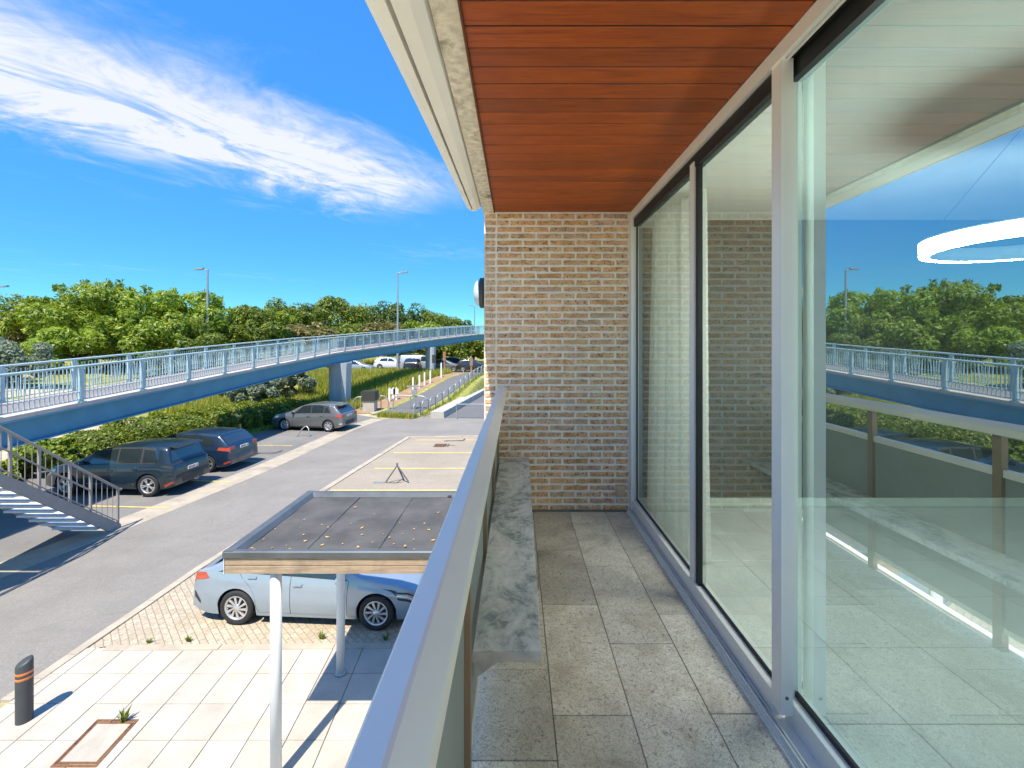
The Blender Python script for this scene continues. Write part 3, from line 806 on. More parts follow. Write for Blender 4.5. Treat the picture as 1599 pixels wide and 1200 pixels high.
# soffit of varnished boards
so = tag(bpy.data.objects.new('soffit', None), 'soffit of red-brown varnished boards over the balcony', None, None, 'structure'); COL.objects.link(so)
so.location = (0.4, 1.5, CZ)
MB().box(-0.177, 0.955, YB, WY+0.005, CZ+0.006, CZ+0.06).build('batten_backing', M['gasket'], so)
k = -32
while True:
    y0 = 1.56 + 0.117*k; k += 1
    y1 = y0 + 0.117
    if y0 > WY-0.01: break
    if y1 < YB: continue
    y1 = min(y1, WY)
    b = 0.005; dz = random.uniform(-.0015, .0015)
    mb = MB(); xa, xb = -0.178, 0.956
    mb.add([(xa,y0+.0045,CZ+.016),(xb,y0+.0045,CZ+.016),(xb,y1-.0045,CZ+.016),(xa,y1-.0045,CZ+.016),
            (xa,y0+.0045,CZ+b+dz),(xb,y0+.0045,CZ+b+dz),(xb,y1-.0045,CZ+b+dz),(xa,y1-.0045,CZ+b+dz),
            (xa,y0+.0045+b,CZ+dz),(xb,y0+.0045+b,CZ+dz),(xb,y1-.0045-b,CZ+dz),(xa,y1-.0045-b,CZ+dz)],
           [(0,1,2,3),(8,11,10,9),(0,4,5,1),(1,5,6,2),(2,6,7,3),(3,7,4,0),(4,8,9,5),(5,9,10,6),(6,10,11,7),(7,11,8,4)])
    mb.build('soffit_board', M['soffit'], so)
MB().box(-0.186, -0.1785, YB, WY-0.02, CZ-0.012, CZ+0.03).build('edge_bead', M['trim_dark'], so)
# rough-cast edge beam of the slab above
eb = MB().box(-0.278, -0.1865, YB, WY+0.05, CZ-0.004, CZ+0.5).build('edge_beam', M['roughcast'])
tag(eb, 'rough-cast concrete edge beam between the boards and the awning', 'beam')

# awning cassette
aw = thing('awning', 'closed cream awning cassette fixed along the slab edge', 'awning', (-0.34, 1.5, CZ))
prof = [(-0.2795, 1.115), (-0.288, 1.083), (-0.312, 1.062), (-0.345, 1.056), (-0.352, 1.0565), (-0.376, 1.064), (-0.400, 1.088), (-0.412, 1.125), (-0.410, 1.19), (-0.39, 1.25), (-0.2795, 1.25)]
prof = [(x, H+z) for x, z in prof]
ya, yb = -0.9, 3.60  # unseen near end lengthened to keep sun off the handrail
f0, f1 = (-0.115, 0.0), (-0.0, 0.0)
back = [prof[0], prof[1], prof[2], prof[3], (prof[3][0], H+1.25), prof[-1]]
frontp = [(prof[4][0]-0.003, prof[4][1]-0.002)] + prof[5:10] + [(prof[4][0]-0.003, H+1.25)]
def skew(mb_prof, name, mat, inner):
    n = len(mb_prof); mb = MB(); ny = 6; vs = []
    for j in range(ny+1):
        t = j/ny; y = ya+(yb-ya)*t
        for x, z in mb_prof:
            s = (-x-0.2795)/0.12      # 0 at the wall, 1 at the outer lip
            vs.append((x + (1-t)*-0.165*s, y, z))
    fs = [(j*n+i, j*n+(i+1) % n, (j+1)*n+(i+1) % n, (j+1)*n+i) for j in range(ny) for i in range(n)]
    fs += [tuple(reversed(range(n))), tuple(range(ny*n, ny*n+n))]
    mb.add(vs, fs); return mb.build(name, mat, aw)
skew(back, 'cassette', M['awning'], True)
skew(frontp, 'front_profile', M['awning'], False)
mb = MB(); mb.prism([(x*0.985-0.005, z-0.004) for x, z in prof], 'y', 3.602, 3.618); mb.build('end_cap', M['awning'], aw)

# railing: ridged aluminium handrail, posts, parapet sheet
rl = thing('balcony_railing', 'brushed aluminium balcony railing with ridged handrail and grey infill sheet', 'railing', (-0.13, 1.5, FZ))
hp = [(-0.150, -0.392), (-0.150, -0.372), (-0.146, -0.367), (-0.1165, -0.365), (-0.111, -0.3665), (-0.0815, -0.3850), (-0.079, -0.389), (-0.079, -0.418), (-0.083, -0.420), (-0.120, -0.420)]
MB().sweep([(x, H+z) for x, z in hp], YB, WY-0.002).build('handrail', M['rail_alu'], rl)
for y in (-0.30, 1.34, 2.09, 2.84, 3.59):
    MB().box(-0.166, -0.134, y-0.02, y+0.02, FZ-0.12, H-0.421).build('post', M['bronze'], rl)
MB().box(-0.162, -0.152, YB, WY-0.01, H-1.31, H-0.62).build('infill_panel', M['panel'], rl)
MB().box(-0.170, -0.1415, YB, WY-0.01, H-0.62, H-0.585).build('panel_rail', M['rail_alu'], rl)
MB().box(-0.167, -0.145, YB, WY-0.01, H-1.335, H-1.311).build('panel_rail', M['rail_alu'], rl)

MB().box(-0.145, 0.955, YB-0.03, YB+0.03, H-0.41, H-0.365).build('end_handrail', M['rail_alu'], rl)  # unseen end railing, left without a panel so sun passes
for i in range(9): MB().box(-0.06+i*0.115, -0.05+i*0.115, YB-0.005, YB+0.005, FZ-0.05, H-0.411).build('end_bar', M['rail_alu'], rl)

# marble shelf on stone corbels
sh = thing('marble_shelf', 'polished grey-green marble shelf along the inside of the railing', 'shelf', (0, 2.6, FZ))
zt = H - 0.968
mb = MB()
mb.add([(-0.137,1.413,zt-.03),(0.078,1.413,zt-.03),(0.106,WY-.004,zt-.03),(-0.137,WY-.004,zt-.03),(-0.137,1.413,zt-.003),(0.078,1.413,zt-.003),(0.106,WY-.004,zt-.003),(-0.137,WY-.004,zt-.003),
        (-0.135,1.4155,zt),(0.0755,1.4155,zt),(0.1035,WY-.006,zt),(-0.135,WY-.006,zt)],
       [(0,3,2,1),(8,9,10,11),(0,1,5,4),(1,2,6,5),(2,3,7,6),(3,0,4,7),(4,5,9,8),(5,6,10,9),(6,7,11,10),(7,4,8,11)])
mb.build('slab', M['marble'], sh)
MB().box(-0.1365, 0.077, 1.4085, 1.4128, zt-.0295, zt-.002).build('front_edge', M['marble_edge'], sh)
for y in (1.45, 2.55, 3.6):
    MB().prism([(-0.136, zt-.0305), (-0.02, zt-.0305), (-0.136, zt-.115)], 'y', y, y+0.03).build('corbel', M['marble_edge'], sh)

# wall lamp on the outer corner, loose cable, socket
wl = thing('wall_lamp', 'round bulkhead wall lamp with dark base on the outer brick corner', 'lamp', (-0.27, WY+0.14, H+0.43))
zc = H + 0.43; yc = WY+0.145
MB().lathe([(0.0, 0.0), (0.128, 0.0), (0.132, -0.012), (0.132, -0.040), (0.122, -0.046), (0.0, -0.046)], 24, (-0.271, yc, zc), 'x').build('base', M['lamp_grey'], wl)
MB().lathe([(0.120, -0.047), (0.112, -0.062), (0.090, -0.082), (0.055, -0.096), (0.0, -0.102)], 24, (-0.271, yc, zc), 'x').build('diffuser', M['opal'], wl)
mb = MB(); pts = [P(757, 384, WY-0.004), P(760, 420, WY-.006), P(765, 465, WY-.006), P(770, 520, WY-.006), P(773, 560, WY-.006), P(777, 605, WY-.006), P(779, 620, WY-.006)]
tag(mb.tube(pts, 0.0032, 6).build('cable', M['cable']), 'thin white cable trailing down the left of the brick wall', 'cable')
sk = thing('outdoor_socket', 'small beige socket box low on the brick wall by the window', 'socket', (0.86, WY, FZ+0.2))
a = P(961, 757, WY); b = P(974, 771, WY)
MB().box(a.x, b.x, WY-0.045, WY+0.004, b.z, a.z).build('housing', M['socket'], sk)
MB().box(a.x+.012, b.x-.012, WY-0.052, WY-0.0455, b.z+.012, a.z-.012).build('flap', M['socket'], sk)

# ------------------------------------------------------------------ glazing
gz = thing('sliding_window', 'full-height aluminium sliding window with three tinted panes', 'window', (1.0, 1.5, FZ))
YE = WY - 0.004
# threshold and tracks
MB().box(0.930, 0.964, YB, YE, FZ-.011, FZ+0.020).build('threshold', M['track_alu'], gz)
MB().box(0.922, 0.9295, YB, YE, FZ-.011, FZ+0.012).build('threshold_lip', M['track_alu'], gz)
for x in (0.938, 0.952):
    MB().box(x, x+0.004, YB, YE, FZ+0.0205, FZ+0.034).build('track_rib', M['track_alu'], gz)
drain = MB().box(0.9415, 0.9425, -0.018, 0.018, 0, 0.009).mesh('drain_slot', M['gasket'])
for i in range(26):
    o = link('drain_slot', MB().box(0.9440, 0.9500, 0.2+i*0.14, 0.235+i*0.14, FZ+0.0203, FZ+0.0212).mesh('drain_slot', M['gasket']), gz)
MB().box(0.9645, 1.060, YB, YE, FZ-.011, FZ+0.012).build('sill', M['track_alu'], gz)
# outer (far) sliding leaf, two panes
yc0, yc1, ym = 1.643, 1.705, 2.50
MB().box(XW, 0.998, yc1+0.001, YE-0.03, FZ+0.013, FZ+0.108).build('bottom_rail', M['frame_alu'], gz)
MB().box(0.9985, 1.006, yc1, YE-0.03, FZ+0.104, FZ+0.124).build('bead', M['gasket'], gz)
MB().box(XW, 1.009, yc0, yc1, FZ+0.062, CZ-0.055).build('meeting_stile', M['frame_alu'], gz)
MB().lathe([(0.0, -0.003), (0.006, -0.003), (0.006, 0.0)], 10, (XW+0.02, yc0, FZ+0.125), 'y').build('stop_screw', M['dark_steel'], gz)
MB().box(0.972, 0.992, ym-0.028, ym+0.028, FZ+0.108, CZ-0.10).build('mullion', M['frame_alu'], gz)
MB().box(0.982, 1.004, ym-0.070, ym-0.0285, FZ+0.108, CZ-0.10).build('mullion_gasket', M['gasket'], gz)
MB().box(XW-0.008, 1.02, WY-0.0335, YE, FZ+0.013, CZ-0.001).build('jamb', M['frame_alu'], gz)
MB().box(0.999, 1.0055, WY-0.066, WY-0.0336, FZ+0.10, CZ-0.10).build('jamb_gasket', M['gasket'], gz)
# head: face, grooves, black shadow gap
MB().box(0.9575, 0.975, YB, YE-0.03, CZ-0.060, CZ-0.001).build('head_rail', M['frame_alu'], gz)
MB().box(0.9755, 0.985, YB, YE-0.03, CZ-0.048, CZ-0.001).build('head_groove', M['frame_alu'], gz)
MB().box(0.9855, 0.990, YB, YE-0.03, CZ-0.064, CZ-0.001).build('head_groove', M['frame_alu'], gz)
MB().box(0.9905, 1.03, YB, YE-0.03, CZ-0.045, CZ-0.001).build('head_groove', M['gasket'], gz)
MB().box(0.978, 1.006, yc1, YE-0.03, CZ-0.128, CZ-0.062).build('top_bead', M['gasket'], gz)
MB().box(1.022, 1.050, YB, yc1, CZ-0.118, CZ-0.046).build('top_bead', M['gasket'], gz)
# inner (near) leaf
MB().box(1.010, 1.040, YB, yc1-0.01, FZ+0.013, FZ+0.098).build('bottom_rail', M['frame_alu'], gz)
MB().box(1.0402, 1.052, YB, yc1-0.01, FZ+0.092, FZ+0.118).build('bead', M['gasket'], gz)
MB().box(1.026, 1.052, yc1-0.02, yc1+0.035, FZ+0.098, CZ-0.10).build('inner_stile', M['frame_alu'], gz)
def pane(x, y0, y1, z0, z1, mat='glass'):
    return MB().add([(x, y0, z0), (x, y1, z0), (x, y1, z1), (x, y0, z1)], [(0,3,2,1)]).build('pane', M[mat], gz, fix=False)
pane(1.002, ym+0.02, WY-0.04, FZ+0.106, CZ-0.1, 'glass_clear')
pane(1.0021, yc1-0.02, ym-0.02, FZ+0.106, CZ-0.1, 'glass_clear')
pane(1.046, YB, yc1+0.0, FZ+0.1, CZ-0.08)

# curtain bunched into the far corner of the room
cu = thing('curtain', 'white sheer curtain bunched behind the far window pane', 'curtain', (1.2, 3.4, FZ))
mb = MB(); n = 110; rows = 16; vs = []
for j in range(rows+1):
    t = j/rows; z = CZ-0.11 + (FZ+0.02-CZ+0.11)*t
    for i in range(n+1):
        s = i/n; y = 2.86 + 0.93*s
        a = 0.050*math.sin(s*44+0.9*math.sin(s*9)) + 0.012*math.sin(s*131+t*1.5)
        x = 1.15 + a*(0.8+0.7*t) + 0.03*math.sin(s*7+1.0) 
        vs.append((x, y - 0.05*t*math.sin(s*5.0), z))
fs = [(j*(n+1)+i, j*(n+1)+i+1, (j+1)*(n+1)+i+1, (j+1)*(n+1)+i) for j in range(rows) for i in range(n)]
mb.add(vs, fs, True); mb.build('drape', M['curtain'], cu)
MB().tube([(1.165, 2.85, CZ-0.105), (1.165, 3.87, CZ-0.105)], 0.008, 8).build('curtain_rail', M['white_paint'], cu)

# ring lamp hanging in the room
rg = thing('pendant_lamp', 'glowing white ring pendant lamp hanging in the room', 'lamp', (2.29, 1.97, H+0.46))
zc = H+0.455
MB().lathe([(0.362, -0.037), (0.400, -0.038), (0.400, 0.022)], 64, (2.29, 1.97, zc), 'z').build('light_ring', M['led'], rg)
MB().lathe([(0.402, 0.0225), (0.402, 0.030), (0.356, 0.030), (0.356, -0.038), (0.3615, -0.038), (0.3615, 0.0225), (0.402, 0.0225)], 64, (2.29, 1.97, zc), 'z').build('ring_housing', M['white_paint'], rg)
for k in range(3):
    a = 2*PI*k/3+0.4
    MB().tube([(2.29+0.386*math.cos(a), 1.97+0.386*math.sin(a), zc+0.02), (2.29, 1.97, CZ-0.06)], 0.001, 4).build('suspension_wire', M['dark_steel'], rg)
MB().lathe([(0.0, -0.03), (0.06, -0.03), (0.06, 0.0)], 20, (2.29, 1.97, CZ-0.031), 'z').build('ceiling_rose', M['white_paint'], rg)
# ------------------------------------------------------------------ entrance canopy
cp = thing('flat_canopy', 'flat felt-roofed canopy with weathered board fascia on white posts', 'canopy', (-2, 6.2, 0))
CZB, CZF, CZT = H-2.65, H-2.47, H-2.386      # underside, top of boards, top of edge
xl, xr, y0c, y1c = -3.34, 0.15, 5.16, 7.25
MB().box(xl+0.02, xr, y0c+0.03, y1c-0.03, CZB+0.03, CZF-0.01).build('roof_deck', M['gasket'], cp)  # coloured black to paint a shade line between the fascia boards
# felt field, three sheets with lapped seams
xs = [xl+0.14, -2.46, -1.62, -0.80, xr]
for a, b in zip(xs[:-1], xs[1:]):
    n = 10; mb = MB(); vs = []
    for j in range(n+1):
        for i in range(5):
            x = a + (b-a)*i/4; y = y0c+0.12 + (y1c-y0c-0.24)*j/n
            vs.append((x, y, CZF+0.024 + 0.004*math.sin(x*4+y*3) + 0.003*math.sin(y*9+x) + (0.006 if i == 4 else 0)))
    mb.add(vs, [(j*5+i, j*5+i+1, (j+1)*5+i+1, (j+1)*5+i) for j in range(n) for i in range(4)], True)
    mb.build('felt_sheet', M['felt'], cp)
    if b < xr: MB().tube([(b-0.01 - 0.0*0, y0c+0.13, CZF+0.029), (b-0.012, (y0c+y1c)/2, CZF+0.031), (b-0.004, y1c-0.13, CZF+0.029)], 0.006, 6).build('felt_seam', M['felt_edge'], cp)
# raised edges
def kerb_edge(poly, y0, y1, axis, name): return MB().prism(poly, axis, y0, y1).build(name, M['felt_edge'], cp)
kerb_edge([(y0c-0.015, CZF+0.012), (y0c-0.015, CZT-0.012), (y0c, CZT), (y0c+0.05, CZT), (y0c+0.115, CZF+0.03), (y0c+0.125, CZF+0.012)], xl-0.01, xr, 'x', 'roof_edge')
kerb_edge([(y1c+0.015, CZF+0.012), (y1c+0.015, CZT-0.012), (y1c, CZT), (y1c-0.06, CZT), (y1c-0.14, CZF+0.03), (y1c-0.14, CZF+0.012)], xl-0.01, xr, 'x', 'roof_edge')
kerb_edge([(xl-0.015, CZF+0.012), (xl-0.015, CZT-0.012), (xl, CZT+0.002), (xl+0.10, CZT+0.002), (xl+0.15, CZF+0.03), (xl+0.15, CZF+0.012)], y0c-0.008, y1c+0.008, 'y', 'roof_edge')
# lapped corner joint and outlet
MB().lathe([(0.0, 0.0), (0.03, 0.0), (0.036, -0.012)], 14, (-1.05, y1c-0.115, CZF+0.05), 'z').build('roof_outlet', M['gasket'], cp)
# fascia boards, front and left
for i in range(2):
    za = CZB + i*0.096
    MB().bbox(xl+0.005, xr, y0c+0.004, y0c+0.028, za+0.005, za+0.092, 0.004).build('fascia_board', M['fascia'], cp)
    MB().bbox(xl+0.004, xl+0.026, y0c+0.03, y1c-0.03, za+0.005, za+0.092, 0.004).build('fascia_board', M['fascia'], cp)
    MB().bbox(xl+0.005, xr, y1c-0.028, y1c-0.004, za+0.005, za+0.092, 0.004).build('fascia_board', M['fascia'], cp)
MB().box(xl-0.004, xl+0.0035, y0c-0.004, y0c+0.03, CZB, CZF+0.011).build('corner_cover', M['post_white'], cp)
MB().box(xl+0.03, xr, y0c+0.03, y1c-0.03, CZB+0.012, CZB+0.028).build('underside', M['white_paint'], cp)
for (x, y) in ((-2.725, 5.26), (-2.72, 6.98), (-0.4, 5.26), (-0.4, 6.98)):
    if y < 6: x = (431-CX)*y/FPX if x < -1 else x
    else: x = (532-CX)*y/FPX if x < -1 else x
    MB().lathe([(0.0, 0.03), (0.062, 0.03), (0.062, CZB+0.02), (0.0, CZB+0.02)], 20, (x, y, 0), 'z').build('post', M['post_white'], cp)
    MB().lathe([(0.0, 0.0), (0.085, 0.0), (0.085, 0.034), (0.062, 0.04)], 20, (x, y, 0.026), 'z').build('post_shoe', M['galv'], cp)
# fallen leaves on the felt
lm = [MB().add([(-.028,-.002,.004),(0,-.014,.001),(.03,0,.008),(0,.015,.002),(0,0,.006)], [(0,1,4),(1,2,4),(2,3,4),(3,0,4)]).mesh('fallen_leaf', M['dry_leaf']),
      MB().add([(-.02,-.003,.002),(0,-.018,.006),(.02,0,.002),(0,.017,.007),(0,0,.001)], [(0,1,4),(1,2,4),(2,3,4),(3,0,4)]).mesh('fallen_leaf', M['dry_leaf'])]
spots = [(-2.6,5.5),(-2.75,5.42),(-2.9,5.38),(-2.35,5.62),(-2.1,5.45),(-2.5,5.95),(-2.6,6.0),(-2.82,5.95),(-2.95,6.2),(-2.2,6.05),(-1.95,5.75),(-1.75,5.5),(-1.7,5.72),(-1.62,5.62),(-1.5,5.48),
         (-1.35,5.9),(-1.25,5.6),(-1.15,5.85),(-1.2,6.05),(-1.05,5.55),(-0.95,5.95),(-1.3,5.42),(-1.55,6.1),(-2.05,5.9),(-2.3,5.4),(-1.85,5.38),(-2.7,5.72),(-1.45,5.75),(-0.98,5.7),(-3.12,5.35),(-3.1,5.31),(-3.02,5.33),(-2.93,5.30),(-2.66,5.31),(-3.12,5.6),(-3.14,5.9),(-1.42,5.31),(-1.18,5.30),(-2.0,6.4),(-1.1,6.5),(-2.4,6.7)]
for x, y in spots:
    o = link('fallen_leaf', random.choice(lm)); s = random.choice((0.4, 0.5, 0.6, 0.8, 1.2))
    o.location = (x + random.uniform(-.04,.04), y + random.uniform(-.04,.04), CZF+0.034); o.rotation_euler = (0, 0, random.uniform(0, 6.28)); o.scale = (s, s, s)
    tag(o, 'small yellowed leaf lying on the dark canopy felt', 'leaf', 'fallen leaves on the canopy roof')

# ------------------------------------------------------------------ bollard, inspection cover, weeds
g = G(38, 1129)
bo = thing('bollard', 'dark grey bollard with two orange bands on the slab pavement', 'bollard', (g.x, g.y, 0.03))
rb = 0.088; n = 24; hh = 0.83
def sl(r, z, n=24): return [(g.x + r*math.cos(2*PI*k/n), g.y + r*math.sin(2*PI*k/n), 0.03 + z(math.cos(2*PI*k/n), math.sin(2*PI*k/n))) for k in range(n)]
rings = [sl(rb, lambda c, s: 0.0), sl(rb, lambda c, s: 0.40), sl(rb, lambda c, s: hh-0.045+0.03*(c*0.7+s)), sl(rb-0.006, lambda c, s: hh-0.028+0.03*(c*0.7+s)), sl(rb-0.03, lambda c, s: hh-0.018+0.02*(c*0.7+s))]
mb = MB(); mb.add([p for R in rings for p in R], [(i*n+k, i*n+(k+1) % n, (i+1)*n+(k+1) % n, (i+1)*n+k) for i in range(4) for k in range(n)], True)
mb.add(rings[-1], [tuple(range(n))]); mb.build('body', M['bollard'], bo)
for z in (hh-0.165, hh-0.235):
    MB().lathe([(rb+0.0005, z-0.017), (rb+0.002, z-0.015), (rb+0.002, z+0.015), (rb+0.0005, z+0.017)], 24, (g.x, g.y, 0.03), 'z').build('band', M['orange'], bo)
c = [G(152, 1128), G(217, 1128), G(150, 1203), G(78, 1203)]
ic = thing('inspection_cover', 'rusty framed inspection cover let into the slab pavement', 'manhole cover', ((c[0].x+c[2].x)/2, (c[0].y+c[2].y)/2, 0.03))
def rim(pts, w, z0, z1, mat, name):
    cc = sum((Vector((p.x, p.y, 0)) for p in pts), Vector())/4
    inn = [Vector((p.x, p.y, 0)).lerp(cc, w) for p in pts]
    for i in range(4):
        a, b, d, e = pts[i], pts[(i+1) % 4], inn[(i+1) % 4], inn[i]
        mb = MB(); vs = [(p.x, p.y, z) for z in (z0, z1) for p in (a, b, d, e)]
        mb.add(vs, [(0,1,2,3),(4,5,6,7),(0,1,5,4),(1,2,6,5),(2,3,7,6),(3,0,4,7)]); mb.build(name, mat, ic)
    return inn
inn = rim(c, 0.09, 0.02, 0.040, M['rust'], 'frame_bar')
inn2 = [p.lerp(sum(inn, Vector())/4, 0.04) for p in inn]
inn3 = rim(inn2, 0.09, 0.02, 0.038, M['rust'], 'lid_rim')
mb = MB(); mb.add([(p.x, p.y, z) for z in (0.02, 0.036) for p in inn3], [(4,5,6,7),(0,1,5,4),(1,2,6,5),(2,3,7,6),(3,0,4,7)]); mb.build('lid', M['slab'], ic)

def tuft(name, label, loc, n, h, sp, mat, seed, cat='plant', group=None):
    r = random.Random(seed); mb = MB()
    for k in range(n):
        a = r.uniform(0, 6.28); d = r.uniform(0, sp)*0.4; L = h*r.uniform(0.5, 1); w = 0.007+0.1*h*0.12
        x, y = d*math.cos(a), d*math.sin(a); dx, dy = math.cos(a)*sp*r.uniform(.3, 1), math.sin(a)*sp*r.uniform(.3, 1)
        px, py = -math.sin(a)*w, math.cos(a)*w
        mb.add([(x-px,y-py,0),(x+px,y+py,0),(x+dx*.4+px*1.2,y+dy*.4+py*1.2,L*.6),(x+dx*.4-px*1.2,y+dy*.4-py*1.2,L*.6),(x+dx,y+dy,L)], [(0,1,2,3),(3,2,4)])
    me = mb.mesh(name, mat, fix=False)
    at = me.attributes.new('rnd', 'FLOAT', 'FACE'); at.data.foreach_set('value', RNG.random(len(me.polygons)).astype(np.float32))
    o = link(name, me); o.location = loc
    return tag(o, label, cat, group)
p = G(193, 1131); tuft('weed', 'green weed tuft sprouting at the inspection cover corner', (p.x, p.y, 0.035), 26, 0.20, 0.09, M['leaf_mid'], 3)
for i, (x, y, lab) in enumerate([(603, 1001, 'green weed tuft under the front of the pale blue car'), (502, 1000, 'small weed in block paving between the canopy posts'), (294, 1004, 'small weed in the block paving left of the rear canopy post'), (233, 1006, 'tiny weed at the slab pavement corner near the lane')]):
    p = G(x, y); tuft('weed', lab, (p.x, p.y, 0.02), 22, 0.14-0.02*i, 0.09-0.012*i, M['leaf_mid'], 10+i)

# ------------------------------------------------------------------ parking barriers and gully
def hoop(pts, name, label, mat, r=0.03, base=True):
    pts = [Vector(p) for p in pts]; loc = pts[0].copy(); loc.z = 0.02
    t = thing(name, label, 'parking barrier', loc)
    MB().tube(pts, r, 8).build('hoop', mat, t)
    for p in (pts[0], pts[-1]): MB().box(p.x-0.09, p.x+0.09, p.y-0.06, p.y+0.06, 0.02, 0.035).build('foot_plate', mat, t)
    return t
def curve(a, b, n=12):
    """quarter-bent hoop between two ground points leaning over"""
    return [a.lerp(b, i/n) for i in range(n+1)]
a = G(464, 682); out = []
for i in range(13):
    s = i/12; out.append(Vector((a.x + 0.62*s, a.y + 0.25*math.sin(s*PI)*0.3, 0.03 + 0.52*math.sin(min(1, s*1.15)*PI*0.55) * (1 if s < 0.9 else 0.85))))
out.append(Vector((a.x+0.66, a.y, 0.03)))
hoop(out, 'parking_barrier', 'bent pale tube parking barrier on the empty bay beside the grey hatchback', M['galv'])
a = G(602, 755)
tb = thing('parking_barrier', 'raised triangular steel parking barrier on the beige apron', 'parking barrier', (a.x+0.3, a.y, 0.02))
top = Vector((a.x+0.40, a.y+0.1, 0.62))
for q in ((a.x, a.y, 0.03), (a.x+0.85, a.y-0.02, 0.06), (a.x+0.60, a.y+0.30, 0.03)):
    MB().tube([q, tuple(top)], 0.026, 6).build('leg', M['dark_steel'], tb)
MB().tube([(a.x, a.y, 0.03), (a.x+0.42, a.y-0.04, 0.03), (a.x+0.62, a.y+0.05, 0.16)], 0.024, 6).build('cross_bar', M['dark_steel'], tb)
MB().obox((a.x+0.40, a.y+0.1, 0.64), (0.03,0,0), (0,0.02,0), (0,0,0.07)).build('lock', M['dark_steel'], tb)
MB().box(a.x-0.45, a.x-0.05, a.y-0.05, a.y+0.05, 0.02, 0.05).build('base_plate', M['galv'], tb)
for (x, y, lab) in ((420, 708, 'folded-down steel barrier lying on the empty bay next to the hedge row'), (712, 689, 'folded-down barrier lying near the far kerb of the beige apron')):
    p = G(x, y); t = thing('parking_barrier', lab, 'parking barrier', (p.x, p.y, 0.02))
    MB().tube([(p.x-0.5, p.y-0.1, 0.05), (p.x+0.35, p.y-0.1, 0.05), (p.x+0.45, p.y+0.3, 0.05)], 0.022, 6).build('hoop', M['dark_steel'], t)
    MB().box(p.x-0.6, p.x-0.4, p.y-0.18, p.y-0.02, 0.02, 0.04).build('foot_plate', M['dark_steel'], t)
a, b = G(676, 699), G(697, 694)
dg = thing('drain_grate', 'brown iron drain grate set in the beige apron', 'drain', (a.x, a.y, 0.02))
MB().box(a.x, b.x, a.y, a.y+0.7, 0.012, 0.024).build('frame', M['rust'], dg)
for i in range(6): MB().box(a.x+0.08+i*0.12, a.x+0.13+i*0.12, a.y+0.06, a.y+0.64, 0.0245, 0.032).build('bar', M['black_cap'], dg)
MB().box(b.x+0.01, b.x+0.5, a.y+0.28, a.y+0.36, 0.015, 0.024).build('channel', M['rust'], dg)

# ------------------------------------------------------------------ footbridge
def lerp_path(pts, s):
    d = 0
    for a, b in zip(pts[:-1], pts[1:]):
        L = (b-a).length
        if s <= d+L or b is pts[-1]: return a.lerp(b, (s-d)/L), (b-a).normalized()
        d += L
BP = [Vector((-14.0, 3.0, 2.58)), Vector((-14.0, 12.2, 3.07)), Vector((-14.0, 24.1, 3.74)), Vector((-13.9, 35.2, 4.37)), Vector((-9.4, 50.4, 5.48)), Vector((-5.2, 64.0, 6.35)), Vector((3.0, 82.0, 6.9))]
BW = 2.7
def side(p, t, d):          # point offset to the far (left) side of the deck
    n = Vector((-t.y, t.x, 0)).normalized(); return p + n*d
br = thing('footbridge', 'long blue steel footbridge ramp with light blue railings on grey piers', 'footbridge', (-14, 20, 0))
tang = []
for i, p in enumerate(BP):
    t = (BP[min(i+1, len(BP)-1)] - BP[max(i-1, 0)]).normalized(); tang.append(t)
def ribbon(name, mat, sec):
    """sec = closed list of (offset to the far side, height above deck edge)"""
    n = len(sec); mb = MB(); vs = []
    for p, t in zip(BP, tang):
        for d, z in sec: q = side(p, t, d); vs.append((q.x, q.y, q.z+z))
    fs = [(j*n+i, j*n+(i+1) % n, (j+1)*n+(i+1) % n, (j+1)*n+i) for j in range(len(BP)-1) for i in range(n)]
    fs += [tuple(range(n)), tuple(range((len(BP)-1)*n, len(BP)*n))]
    mb.add(vs, fs); return mb.build(name, mat, br)
ribbon('deck_slab', M['deck'], [(-0.02, -0.10), (-0.02, 0.0), (0.42, 0.0), (0.42, -0.03), (BW-0.42, -0.03), (BW-0.42, 0.0), (BW+0.02, 0.0), (BW+0.02, -0.10)])
ribbon('walkway', M['deck_top'], [(0.43, -0.028), (0.43, -0.010), (BW-0.43, -0.010), (BW-0.43, -0.028)])
for d0 in (0.0, BW-0.34):
    ribbon('girder', M['bridge_blue'], [(d0+0.14, -0.82), (d0+0.14, -0.17), (d0+0.20, -0.17), (d0+0.20, -0.82)])
    ribbon('girder_flange', M['flange'], [(d0, -0.165), (d0, -0.102), (d0+0.34, -0.102), (d0+0.34, -0.165)])
    ribbon('girder_flange', M['bridge_blue'], [(d0, -0.87), (d0, -0.822), (d0+0.34, -0.822), (d0+0.34, -0.87)])
ribbon('soffit_plate', M['bridge_blue'], [(0.36, -0.30), (0.36, -0.11), (BW-0.36, -0.11), (BW-0.36, -0.30)])
total = sum((b-a).length for a, b in zip(BP[:-1], BP[1:]))
sp = 2.4; s0 = (BP[1]-BP[0]).length % sp
post_me = MB().box(-0.055, 0.055, -0.05, 0.05, -0.12, 1.14).mesh('post', M['bridge_light'])
foot_me = MB().box(-0.11, 0.11, -0.09, 0.09, 0.0, 0.05).mesh('post_foot', M['bridge_light'])
bar_me = MB().box(-0.011, 0.011, -0.011, 0.011, 0.10, 1.06).mesh('baluster', M['bridge_light'])
rest = MB(); nbar = 0
